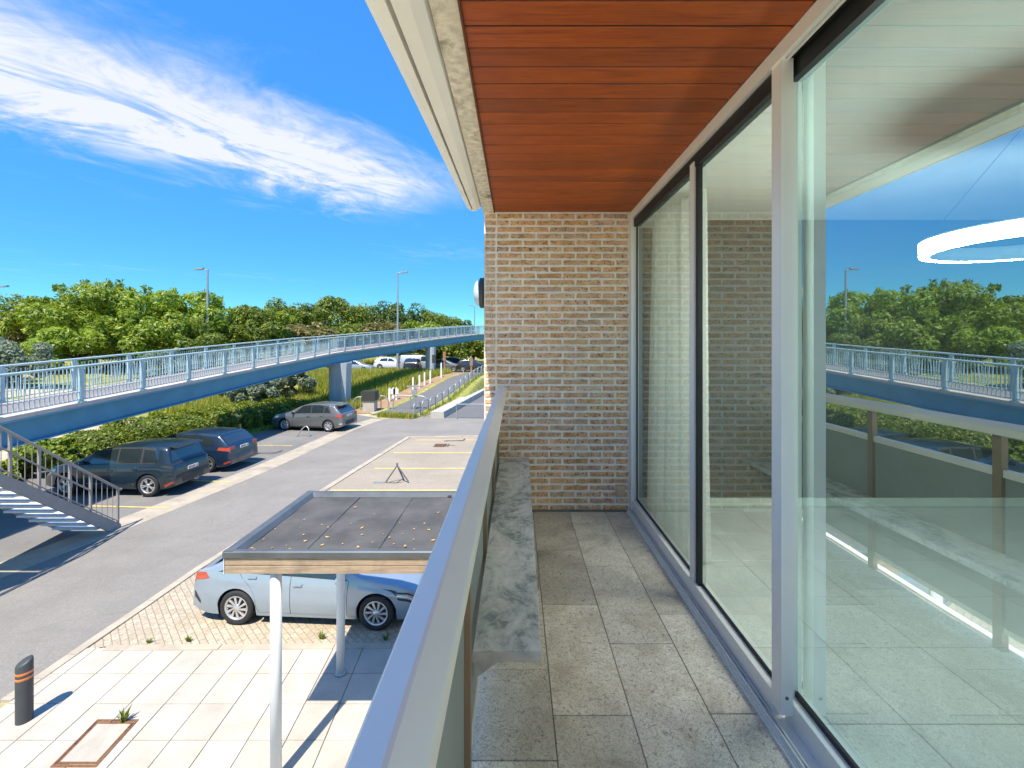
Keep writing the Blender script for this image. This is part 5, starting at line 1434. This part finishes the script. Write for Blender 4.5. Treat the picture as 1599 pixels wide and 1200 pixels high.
def hatch_grey(loc, head, scale):
    c = Car(4.37, 1.79, 1.50, 0.80, 2.64,
        [(0,.50),(0.02,.80),(0.06,.95),(0.12,1.0),(0.46,1.33),(0.50,1.405),(0.75,1.44),(1.35,1.495),(1.9,1.495),(2.35,1.43),(2.65,1.32),(3.25,1.0),(3.5,.96),(4.0,.87),(4.22,.76),(4.33,.62),(4.37,.46)],
        [(0,.93),(0.6,1.0),(1.5,.965),(3.2,.915),(3.45,.89),(4.15,.75),(4.37,.55)], 0.318, 0.20, 0.365)
    r = place('parked_car', 'grey hatchback parked alone against the hedge by the near pier', loc, head, scale)
    gl = [[(1.86, .525), (2.92, .525), (2.42, .72), (1.90, .72)], [(1.12, .525), (1.80, .525), (1.83, .72), (1.12, .72)], [(0.72, .530), (1.04, .525), (1.03, .70), (0.90, .68)]]
    finish(r, c, M['p_grey'], dict(glass=gl, surround=[(0.64, .512), (3.06, .512), (2.40, .735), (0.84, .735)], seams=[(1.83, .06, 1.85, .52), (2.92, .06, 2.94, .5), (1.06, .25, 1.08, .52)], handles=[(2.0, .41), (1.22, .42)],
        side_parts=[('tail_lamp', [(0.03, .37), (0.36, .41), (0.34, .485), (0.05, .485)], M['redlens']), ('headlamp', [(3.78, .40), (4.24, .36), (4.14, .47), (3.8, .485)], M['lens']), ('sill_cladding', [(1.22, 0.0), (3.05, 0.0), (3.05, .05), (1.22, .05)], M['plastic']), ('fog_lamp', [(0.02, .10), (0.16, .09), (0.16, .15), (0.02, .16)], M['lens'])],
        over=[('rear_window', 0.135, 0.44, .785, M['carglass']), ('windscreen', 2.43, 3.18, .775, M['carglass'])], plates=[(0.82, 0.46, 'number_plate')], mirror=(2.88, 1.0), mirror_mat=M['p_black']))
    MB().obox((0.42, 0, 1.40), (0.14,0,0.012), (0,0.56,0), (0,0,0.014)).build('spoiler', M['p_grey'], r, local=True)
    bumper(r, c, 0.34, 0.56, M['plastic'])
    for sd in (-1, 1): MB().obox((0.05, sd*0.64, 0.86), (0.035,0,0), (0,0.14,0), (0,0,0.06)).build('tail_lamp', M['redlens'], r, local=True)
    add_wheels(r, c, 0.77, 7, 'cover', 0.20); return r
def hatch_pale(loc, head, scale):
    c = Car(4.52, 1.80, 1.43, 0.93, 2.70,
        [(0,.52),(0.015,.80),(0.06,.94),(0.14,.99),(0.32,1.04),(0.95,1.32),(1.4,1.415),(1.9,1.43),(2.3,1.385),(2.7,1.255),(3.30,.965),(3.5,.93),(4.0,.83),(4.28,.72),(4.44,.60),(4.52,.44)],
        [(0,.93),(0.4,.99),(1.5,.935),(3.25,.875),(3.5,.845),(4.2,.70),(4.52,.5)], 0.325, 0.18, 0.375)
    r = place('parked_car', 'pale blue hatchback parked behind the canopy posts', loc, head, scale)
    gl = [[(1.98, .525), (2.98, .525), (2.45, .72), (2.02, .72)], [(1.08, .525), (1.92, .525), (1.95, .72), (1.25, .71)], [(0.62, .535), (1.0, .528), (1.14, .69), (0.98, .64)]]
    finish(r, c, M['p_light'], dict(glass=gl, surround=[(0.56, .512), (3.12, .512), (2.44, .735), (1.0, .72)],
        seams=[(1.98, .04, 1.99, .52), (3.06, .06, 3.10, .5), (1.06, .34, 0.98, .52), (1.36, .06, 1.08, .33)], handles=[(2.14, .425), (1.24, .45)], handle_mat=M['p_light'],
        side_parts=[('tail_lamp', [(0.02, .40), (0.40, .43), (0.30, .497), (0.05, .497)], M['redlens']), ('headlamp_housing', [(3.72, .385), (4.44, .30), (4.36, .48), (3.9, .455)], M['plastic']), ('headlamp', [(3.98, .385), (4.40, .335), (4.34, .45), (3.98, .435)], M['lens']),
                    ('bumper_vent', [(0.06, .17), (0.20, .10), (0.20, .15), (0.06, .27)], M['plastic']), ('front_vent', [(4.28, .03), (4.46, .05), (4.46, .2), (4.34, .22)], M['plastic']),
                    ('sill_skirt', [(1.34, 0.0), (3.22, 0.0), (3.22, .045), (1.34, .045)], M['p_light'])],
        over=[('rear_window', 0.34, 0.92, .80, M['carglass']), ('windscreen', 2.46, 3.24, .775, M['carglass']), ('tail_light_bar', 0.10, 0.13, .77, M['redlens']), ('spoiler', 0.93, 1.02, .79, M['plastic'])], plates=[(0.66, 0.46, 'number_plate')], mirror=(2.95, 0.95)))
    for q in ((0.10, 0.38), (4.40, 0.30)):
        MB().obox((q[0], 0, q[1]), (0.10,0,0), (0,0.70,0), (0,0,0.05)).build('bumper_lip', M['plastic'], r, local=True)
    add_wheels(r, c, 0.79, 10, 'swirl', 0.225); return r
def far_car(kind, paint, label, loc, head, scale=1.0):
    if kind == 'van':
        c = Car(4.8, 1.9, 1.95, 0.9, 3.0, [(0,.6),(0.02,1.4),(0.1,1.85),(0.3,1.94),(2.8,1.95),(3.2,1.85),(3.9,1.2),(4.5,1.0),(4.75,.75),(4.8,.5)], [(0,1.15),(3.8,1.1),(4.8,.7)], 0.33)
        gl = [[(2.7, .525), (3.7, .525), (3.25, .72), (2.75, .72)]]
    else:
        c = Car(4.4, 1.8, 1.55, 0.85, 2.6, [(0,.5),(0.03,.85),(0.12,1.05),(0.45,1.42),(0.8,1.52),(1.9,1.55),(2.4,1.45),(3.3,1.02),(4.0,.9),(4.3,.7),(4.4,.46)], [(0,.98),(3.2,.95),(4.1,.78),(4.4,.55)], 0.33)
        gl = [[(1.9, .525), (2.95, .525), (2.45, .72), (1.95, .72)], [(0.8, .525), (1.82, .525), (1.85, .72), (1.0, .70)]]
    r = place('distant_car', label, loc, head, scale, 'cars on the distant road')
    body, under = c.body(40); body.build('body', paint, r, local=True); under.build('underbody', M['plastic'], r, local=True)
    for sd in (-1, 1):
        for q in gl: c.patch(q, sd, 0.012, 6, 4).build('side_window', M['carglass'], r, local=True)
        c.patch([(0.03, .40), (0.3, .40), (0.3, .49), (0.05, .49)], sd, 0.01, 4, 2).build('tail_lamp', M['redlens'], r, local=True)
    c.over(0.14, 0.42 if kind != 'van' else 0.2, .78, 0.012).build('rear_window', M['carglass'], r, local=True)
    ty, rim, disc = wheel_meshes(c.wr, 0.2, 5, 'plain')
    for x in (c.xa, c.xb):
        for sd in (-1, 1):
            o = link('wheel', ty, r, True); o.location = (x, sd*0.79, c.wr); o.rotation_euler = (0, 0, 0 if sd < 0 else PI); link('rim', rim, o, True)
    return r

def put(builder, rear_px, front_px, xa, wb, tw, scale=None, near=-1):
    """stand a car on the two ground contacts of its near-side wheels"""
    a, b = G(*rear_px), G(*front_px); d = (b-a); head = math.atan2(d.y, d.x)
    sc = scale or d.length/wb
    f = Vector((math.cos(head), math.sin(head), 0)); lft = Vector((-f.y, f.x, 0))
    loc = a - f*xa*sc + lft*(tw+0.1)*sc*(-near)*-1*(-1)
    return builder(Vector((loc.x, loc.y, 0.018)), head, sc)
# near = which side of the car faces us (-1 right-hand side, +1 left-hand side)
def put2(builder, rear_px, front_px, xa, wb, tw, left_side, scale=None, head=None):
    a, b = G(*rear_px), G(*front_px); d = (b-a); hd = math.atan2(d.y, d.x) if head is None else head
    sc = scale or d.length/wb
    f = Vector((math.cos(hd), math.sin(hd), 0)); lft = Vector((-f.y, f.x, 0))
    loc = a - f*xa*sc + (-lft if left_side else lft)*(tw+0.09)*sc
    return builder(Vector((loc.x, loc.y, 0.018)), hd, sc)
put2(hatch_pale, (369, 978), (587, 987), 0.93, 2.70, 0.79, False)
put2(suv, (231, 777), (103, 775), 0.86, 2.84, 0.80, True)
put2(wagon, (323, 739), (228, 737), 0.92, 2.65, 0.79, True, 1.03)
put2(hatch_grey, (512.5, 675.2), (444, 672.8), 0.80, 2.64, 0.77, True)
def zrd(x, y): return float(hz(x, y)) + 0.05
for kind, pt, lab, px, Y, head, sc in [('car', 'p_black', 'dark hatchback seen from behind left of the second pier', 641, 53.6, PI/2, 1.05), ('van', 'p_silver', 'silver van half hidden by the second pier', 652, 56.0, 0.06, 1.0), ('car', 'p_white', 'white car on the distant road above the near pier', 612, 59.8, 0.0, 1.0),
                               ('car', 'p_silver', 'pale car half hidden below the bridge kink', 557, 52.6, 0.0, 0.95), ('car', 'p_black', 'black car on the distant road near the brick corner', 712, 60.0, 0.0, 1.0), ('car', 'p_grey', 'dark grey car passing right of the second pier', 696, 54.4, 0.0, 0.95), ('car', 'p_black', 'dark car at the edge of the brick corner', 742, 54.2, 0.0, 0.95)]:
    x = (px-CX)*Y/FPX
    far_car(kind, M[pt], lab, (x - (2.2 if head < 1 else 0), Y, zrd(x, Y)), head, sc)
# ------------------------------------------------------------------ vegetation
def leaf_mesh(name, pos, nrm, size, mat, aspect=0.5, seed=0, up=0.35):
    """many small folded leaves: pos (n,3), nrm (n,3)"""
    r = np.random.default_rng(seed); n = len(pos)
    nrm = nrm + r.normal(0, 0.55, (n, 3)); nrm[:, 2] += up
    nrm /= np.linalg.norm(nrm, axis=1, keepdims=True) + 1e-9
    t = r.normal(0, 1, (n, 3)); t -= nrm*(t*nrm).sum(1, keepdims=True); t /= np.linalg.norm(t, axis=1, keepdims=True) + 1e-9
    b = np.cross(nrm, t)
    L = size*r.uniform(0.6, 1.25, (n, 1)); w = L*aspect
    droop = nrm*L*0.18
    v = np.stack([pos - t*L*0.5, pos + b*w*0.5 - droop*0.2, pos + t*L*0.5 - droop, pos - b*w*0.5 - droop*0.2], 1).reshape(-1, 3)
    me = bpy.data.meshes.new(name)
    me.vertices.add(4*n); me.vertices.foreach_set('co', v.astype(np.float32).ravel())
    me.loops.add(4*n); me.loops.foreach_set('vertex_index', np.arange(4*n, dtype=np.int32))
    me.polygons.add(n); me.polygons.foreach_set('loop_start', np.arange(0, 4*n, 4, dtype=np.int32)); me.polygons.foreach_set('loop_total', np.full(n, 4, np.int32))
    me.update(calc_edges=True)
    at = me.attributes.new('rnd', 'FLOAT', 'FACE'); at.data.foreach_set('value', r.random(n).astype(np.float32))
    me.materials.append(mat); return me
def blobs_crown(center, rad, nblob, n, r, flat=0.85, fat=1.0):
    """leaf positions on clumps scattered through an ellipsoid"""
    C = np.array(center); R = np.array(rad)
    d = r.normal(0, 1, (nblob, 3)); d /= np.linalg.norm(d, axis=1, keepdims=True)
    q = r.uniform(0.5, 1.0, (nblob, 1)); bc = C + d*q*R; bc[0] = C
    br_ = R.mean()*r.uniform(0.18, 0.36, nblob)*fat
    k = r.integers(0, nblob, n)
    dd = r.normal(0, 1, (n, 3)); dd /= np.linalg.norm(dd, axis=1, keepdims=True)
    rr = r.uniform(0.55, 1.08, (n, 1))**0.6
    p = bc[k] + dd*rr*br_[k][:, None]*np.array([1, 1, flat])
    return p, dd, bc, br_
def tree(name, label, cat, X, Y, ztop, zbase, rx, ry, mat, n, size, seed, nblob=26, group=None, aspect=0.5, spikes=0, fat=1.0):
    r = np.random.default_rng(seed)
    t = thing(name, label, cat, (X, Y, zbase), group)
    zc = zbase + (ztop-zbase)*0.56; rz = (ztop-zbase)*0.46
    p, dd, bc, br_ = blobs_crown((X, Y, zc), (rx, ry, rz), nblob, n, r, 0.85, fat)
    if spikes:
        # upright shoots standing out of the crown
        for k in range(spikes):
            a = r.uniform(0, 6.28); q = r.uniform(0, 0.95)**0.5
            x, y = X + math.cos(a)*rx*q, Y + math.sin(a)*ry*q; z = zc + rz*math.sqrt(max(0.0, 1-q*q))*0.92
            h = r.uniform(0.5, 1.1)*rz*0.28; m = 26
            s = r.uniform(0, 1, m)
            pp = np.stack([x + r.normal(0, .13, m), y + r.normal(0, .13, m), z + s*h], 1); p = np.vstack([p, pp]); dd = np.vstack([dd, r.normal(0, 1, (m, 3))*[1, 1, .3]])
    keep = p[:, 2] > zbase - 0.1
    me = leaf_mesh('crown', p[keep], dd[keep], size, mat, aspect, seed+1)
    link('crown', me, t)
    mb = MB(); h = zc - zbase
    tr = max(0.06, rx*0.06)
    mb.tube([(X, Y, zbase-0.2), (X+0.05*rx, Y, zbase+h*0.5), (X, Y, zc+rz*0.3)], [tr*1.3, tr, tr*0.4], 7)
    for k in range(5):
        e = bc[r.integers(0, len(bc))]; s = r.uniform(0.35, 0.8)
        a = Vector((X, Y, zbase+h*s)); mb.tube([a, a.lerp(Vector(e), 0.5)+Vector((0,0,0.1)), Vector(e)], [tr*0.6, tr*0.4, tr*0.15], 5)
    mb.build('trunk', M['bark'], t)
    return t
def px_tree(name, label, cat, px, ytop, ybase, wpx, Y, mat, n, size, seed, **kw):
    a = P(px, ytop, Y); b = P(px, ybase or 0, Y); zb = float(hz(a.x, Y)) if ybase is None else b.z
    w = wpx*Y/FPX/2
    return tree(name, label, cat, a.x, Y, a.z, zb, w, w*0.75, mat, n, size, seed, **kw)
TG = 'trees beyond the footbridge'; SG = 'shrubs beside the footbridge'; DG = 'trees on the dune'
px_tree('leafy_tree', 'bright green broad tree, the highest crown left of the lamp', 'tree', 165, 446, None, 190, 46, M['leaf_bright'], 17000, 0.50, 1, nblob=46, group=TG, aspect=0.36, spikes=26)
px_tree('leafy_tree', 'bright green broad tree directly under the tall slim lamp', 'tree', 283, 459, None, 170, 48, M['leaf_lime'], 14000, 0.50, 2, nblob=42, group=TG, aspect=0.36, spikes=22)
px_tree('leafy_tree', 'bright green tree at the left shoulder of the tree mass', 'tree', 78, 472, None, 120, 47, M['leaf_bright'], 9000, 0.48, 3, nblob=30, group=TG, aspect=0.36, spikes=12)
px_tree('leafy_tree', 'lower mid green tree at the right shoulder of the tree mass', 'tree', 372, 483, None, 120, 50, M['leaf_mid'], 9000, 0.48, 4, nblob=30, group=TG, aspect=0.36, spikes=12)
px_tree('flowering_tree', 'pale flowering tree between the tree mass and the dune', 'tree', 430, 492, None, 90, 54, M['leaf_bright'], 7000, 0.46, 5, nblob=26, group=TG, aspect=0.4, spikes=8)
px_tree('leafy_tree', 'mid green tree filling the gap in front of the highest crown', 'tree', 215, 490, None, 150, 40, M['leaf_bright'], 11000, 0.44, 6, nblob=34, group=TG, aspect=0.36, spikes=6)
px_tree('leafy_tree', 'mid green tree behind the bridge rail below the slim lamp', 'tree', 330, 505, None, 130, 42, M['leaf_mid'], 9000, 0.44, 7, nblob=30, group=TG, aspect=0.36)
px_tree('leafy_tree', 'mid green tree behind the left end of the bridge rail', 'tree', 118, 515, None, 130, 39, M['leaf_lime'], 9000, 0.42, 8, nblob=30, group=TG, aspect=0.36)
for i, (px, yt, yb, w, Y, lab) in enumerate([(28, 535, None, 110, 32, 'silvery shrub behind the left end of the bridge rail'), (275, 545, None, 90, 36, 'silvery shrub behind the middle of the bridge rail'), (345, 548, None, 80, 38, 'silvery shrub behind the bridge rail, right of the middle one'),
                                             (-60, 520, None, 120, 33, 'silvery shrub beyond the left edge of the view'), (400, 585, None, 80, 34, 'silvery shrub under the bridge above the hedge'), (455, 578, None, 80, 38, 'silvery shrub under the bridge near the pier')]):
    px_tree('silver_shrub', lab, 'shrub', px, yt, yb, w, Y, M['leaf_silver'], 6500, 0.30, 20+i, nblob=24, group=SG, aspect=0.35)
for i, (px, yt, yb, w, Y, lab, mt) in enumerate([(-40, 470, 560, 150, 60, 'dark olive bush on the skyline at the left edge', 'leaf_mid'), (20, 462, 545, 110, 66, 'olive bush under the leftmost whole lamp', 'leaf_mid'), (70, 460, 545, 90, 68, 'olive bush on the skyline left of the tree mass', 'leaf_dark'), (25, 500, 560, 110, 48, 'brownish bush low at the left edge', 'leaf_brown'), (-60, 505, 570, 110, 46, 'brownish bush outside the left edge', 'leaf_brown'),
        (412, 470, 545, 70, 70, 'rounded green tree, leftmost on the dune', 'leaf_mid'), (452, 474, 545, 60, 74, 'green tree on the dune, second from the left', 'leaf_mid'), (490, 478, 545, 50, 78, 'dark green tree behind the short lamp', 'leaf_dark'), (527, 468, 545, 64, 72, 'tall rounded green tree in the middle of the dune', 'leaf_mid'), (570, 477, 545, 54, 80, 'green tree right of the tall rounded one', 'leaf_mid'),
        (607, 473, 545, 58, 76, 'dark pine just left of the tallest lamp', 'leaf_dark'), (640, 480, 545, 54, 82, 'dark tree just right of the tallest lamp', 'leaf_dark'), (668, 488, 545, 50, 86, 'green tree on the falling end of the dune', 'leaf_mid'), (695, 495, 545, 44, 90, 'small green tree near the end of the dune', 'leaf_mid'), (720, 503, 545, 40, 95, 'low bush at the end of the dune', 'leaf_dark'), (655, 505, 548, 60, 66, 'round bright bush in front of the dune trees', 'leaf_bright'), (600, 510, 550, 80, 64, 'olive bush below the dark pine', 'leaf_brown'),
        (545, 512, 552, 60, 62, 'olive bush at the sandy cut of the dune', 'leaf_mid'), (480, 512, 556, 70, 58, 'brown-green bush behind the bridge bend', 'leaf_brown'), (738, 530, 560, 60, 75, 'green bush under the far end of the bridge', 'leaf_mid'), (690, 535, 562, 60, 72, 'green bush behind the second pier', 'leaf_mid')]):
    px_tree('dune_tree' if i > 4 else 'dune_bush', lab, 'tree' if i > 4 else 'bush', px, yt, yb, w*1.35, Y, M[mt], 5600, 0.5 if i > 4 else 0.42, 40+i, nblob=34, group=DG, aspect=0.55, fat=1.3)
# big-leaved shrub beside the SUV
for i, (px, yt, yb, w, Y, lab) in enumerate([(95, 686, 745, 90, 18.6, 'big-leaved green shrub behind the front of the navy SUV'), (35, 690, 770, 110, 17.0, 'big-leaved green shrub seen through the stair balusters'), (-45, 690, 780, 110, 16.6, 'big-leaved shrub at the left edge under the bridge')]):
    px_tree('leafy_shrub', lab, 'shrub', px, yt, yb, w, Y, M['leaf_bright'], 4200, 0.20, 80+i, nblob=22, group='shrubs by the parking bays', aspect=0.55)
# clipped hedge: one long rounded body of leaves over a twiggy core
def hedge(name, label, pts, h, w, n, seed, mat, size=0.13):
    r = np.random.default_rng(seed); t = thing(name, label, 'hedge', pts[0])
    P_ = [np.array(p) for p in pts]; seg_ = [np.linalg.norm(b-a) for a, b in zip(P_[:-1], P_[1:])]; tot = sum(seg_)
    core = MB(); pos = []; nr = []
    for a, b in zip(P_[:-1], P_[1:]):
        d = (b-a)/np.linalg.norm(b-a); nn = np.array([-d[1], d[0], 0])
        m = int(n*np.linalg.norm(b-a)/tot)
        s = r.uniform(0, 1, m); ang = r.uniform(-0.5, PI+0.5, m)
        ca, sa = np.cos(ang), np.sin(ang)
        ex, ez = np.sign(ca)*np.abs(ca)**0.45*w/2, np.sign(sa)*np.abs(sa)**0.55*h
        ez = np.where(ang < 0, r.uniform(0, 1, m)*h*0.7, ez); ez = np.where(ang > PI, r.uniform(0, 1, m)*h*0.7, ez)
        ex = np.where(ang < 0, w/2, ex); ex = np.where(ang > PI, -w/2, ex)
        lump = 1 + 0.10*np.sin(s*tot*1.7) + 0.07*np.sin(s*tot*4.1+1)
        base = a + (b-a)*s[:, None]
        q = base + nn*(ex*lump)[:, None]; q[:, 2] += ez*lump; q += r.normal(0, 0.05, q.shape)
        pos.append(q); nr.append(nn*ca[:, None] + np.array([0,0,1])*np.maximum(sa, 0)[:, None])
        a2, b2 = Vector(a), Vector(b); c2 = Vector(nn)*w*0.36; e2 = (b2-a2).normalized()*0.5; a2, b2 = a2+e2, b2-e2
        core.add([a2+c2, b2+c2, b2-c2, a2-c2] + [v+Vector((0,0,h*0.62)) for v in (a2+c2*.9, b2+c2*.9, b2-c2*.9, a2-c2*.9)], [(0,1,2,3),(4,5,6,7),(0,1,5,4),(1,2,6,5),(2,3,7,6),(3,0,4,7)])
    for e, o_ in ((P_[0], P_[1]), (P_[-1], P_[-2])):       # leafy end faces
        d = (e-o_)/np.linalg.norm(e-o_); nn = np.array([-d[1], d[0], 0]); m = int(n*0.09)
        a = r.uniform(0, PI, m); q = r.uniform(0, 1, m)**0.5
        p = e + nn*(np.sign(np.cos(a))*np.abs(np.cos(a))**0.45*w/2*q)[:, None] + d*((1-q**3)*0.35)[:, None] + r.normal(0, 0.06, (m, 3)); p[:, 2] += np.abs(np.sin(a))**0.55*h*q
        pos.append(p); nr.append(np.tile(d, (m, 1)) + np.array([0,0,0.4]))
    link('foliage', leaf_mesh('foliage', np.vstack(pos), np.vstack(nr), size, mat, 0.6, seed+1, 0.1), t)
    core.build('twigs', M['hedge_core'], t)
hedge('clipped_hedge', 'long clipped green hedge behind the parked cars', [(-19.6, 22.6, 0), (-17.6, 26.8, 0), (-15.3, 32.0, 0)], 1.1, 4.2, 22000, 100, M['hedge'], 0.15)
hedge('clipped_hedge', 'short rounded hedge end left of the long one', [(-20.6, 20.8, 0), (-18.7, 21.7, 0)], 0.85, 1.7, 4000, 101, M['hedge'], 0.14)

# grass: bank beside the path, verge strips, under the hedge
def grass(name, label, areas, seed):
    r = np.random.default_rng(seed); V = []; F = 0
    pos = []; hts = []
    for (poly, n, h) in areas:
        poly = np.array(poly); lo, hi = poly.min(0), poly.max(0)
        q = r.uniform(lo, hi, (n*3, 2)); inside = np.zeros(len(q), bool); j = len(poly)-1
        for i in range(len(poly)):
            xi, yi = poly[i]; xj, yj = poly[j]
            c = ((yi > q[:, 1]) != (yj > q[:, 1])) & (q[:, 0] < (xj-xi)*(q[:, 1]-yi)/(yj-yi+1e-12)+xi); inside ^= c; j = i
        q = q[inside][:n]; pos.append(q); hts.append(np.full(len(q), h)*r.uniform(0.5, 1.2, len(q)))
    q = np.vstack(pos); hh = np.concatenate(hts); n = len(q)
    z = hz(q[:, 0], q[:, 1]); a = r.uniform(0, 2*PI, n); w = 0.025 + 0.03*hh
    lean = r.uniform(0.1, 0.5, n)*hh
    b0 = np.stack([q[:, 0]-np.sin(a)*w, q[:, 1]+np.cos(a)*w, z-0.02], 1); b1 = np.stack([q[:, 0]+np.sin(a)*w, q[:, 1]-np.cos(a)*w, z-0.02], 1)
    tp = np.stack([q[:, 0]+np.cos(a)*lean, q[:, 1]+np.sin(a)*lean, z+hh], 1)
    v = np.stack([b0, b1, tp], 1).reshape(-1, 3)
    me = bpy.data.meshes.new(name); me.vertices.add(3*n); me.vertices.foreach_set('co', v.astype(np.float32).ravel())
    me.loops.add(3*n); me.loops.foreach_set('vertex_index', np.arange(3*n, dtype=np.int32)); me.polygons.add(n)
    me.polygons.foreach_set('loop_start', np.arange(0, 3*n, 3, dtype=np.int32)); me.polygons.foreach_set('loop_total', np.full(n, 3, np.int32)); me.update(calc_edges=True)
    at = me.attributes.new('rnd', 'FLOAT', 'FACE'); at.data.foreach_set('value', r.random(n).astype(np.float32)); me.materials.append(M['grass'])
    tag(link(name, me), label, None, None, 'stuff')
grass('tall_grass', 'tall yellow-green grass on the bank by the piers', [([(-16.5, 33.0), (-12.6, 33.0), (-7.2, 51.5), (-24, 51.5)], 30000, 0.65), ([(-24, 29.5), (-16.0, 31.5), (-14.5, 36), (-26, 36)], 7000, 0.8), ([(-9.6, 31.0), (-6.9, 30.2), (-6.7, 30.9), (-9.4, 31.8)], 1800, 0.35), ([(-6.9, 31), (-3.4, 52), (-3.0, 52), (-6.3, 31)], 2500, 0.3)], 200)
grass('verge_grass', 'rough grass beyond the distant road', [([(-70, 61.5), (0, 61.5), (0, 70), (-70, 70)], 16000, 0.7), ([(-60, 56.3), (4, 56.3), (4, 57.6), (-60, 57.6)], 4000, 0.3)], 201)
grass('hedge_grass', 'grass along the foot of the clipped hedge', [([(-17.8, 20.9), (-16.9, 20.6), (-12.9, 30.6), (-13.6, 31.0)], 5000, 0.22), ([(-22, 21), (-18, 23.5), (-17, 27), (-24, 27)], 4000, 0.3)], 202)
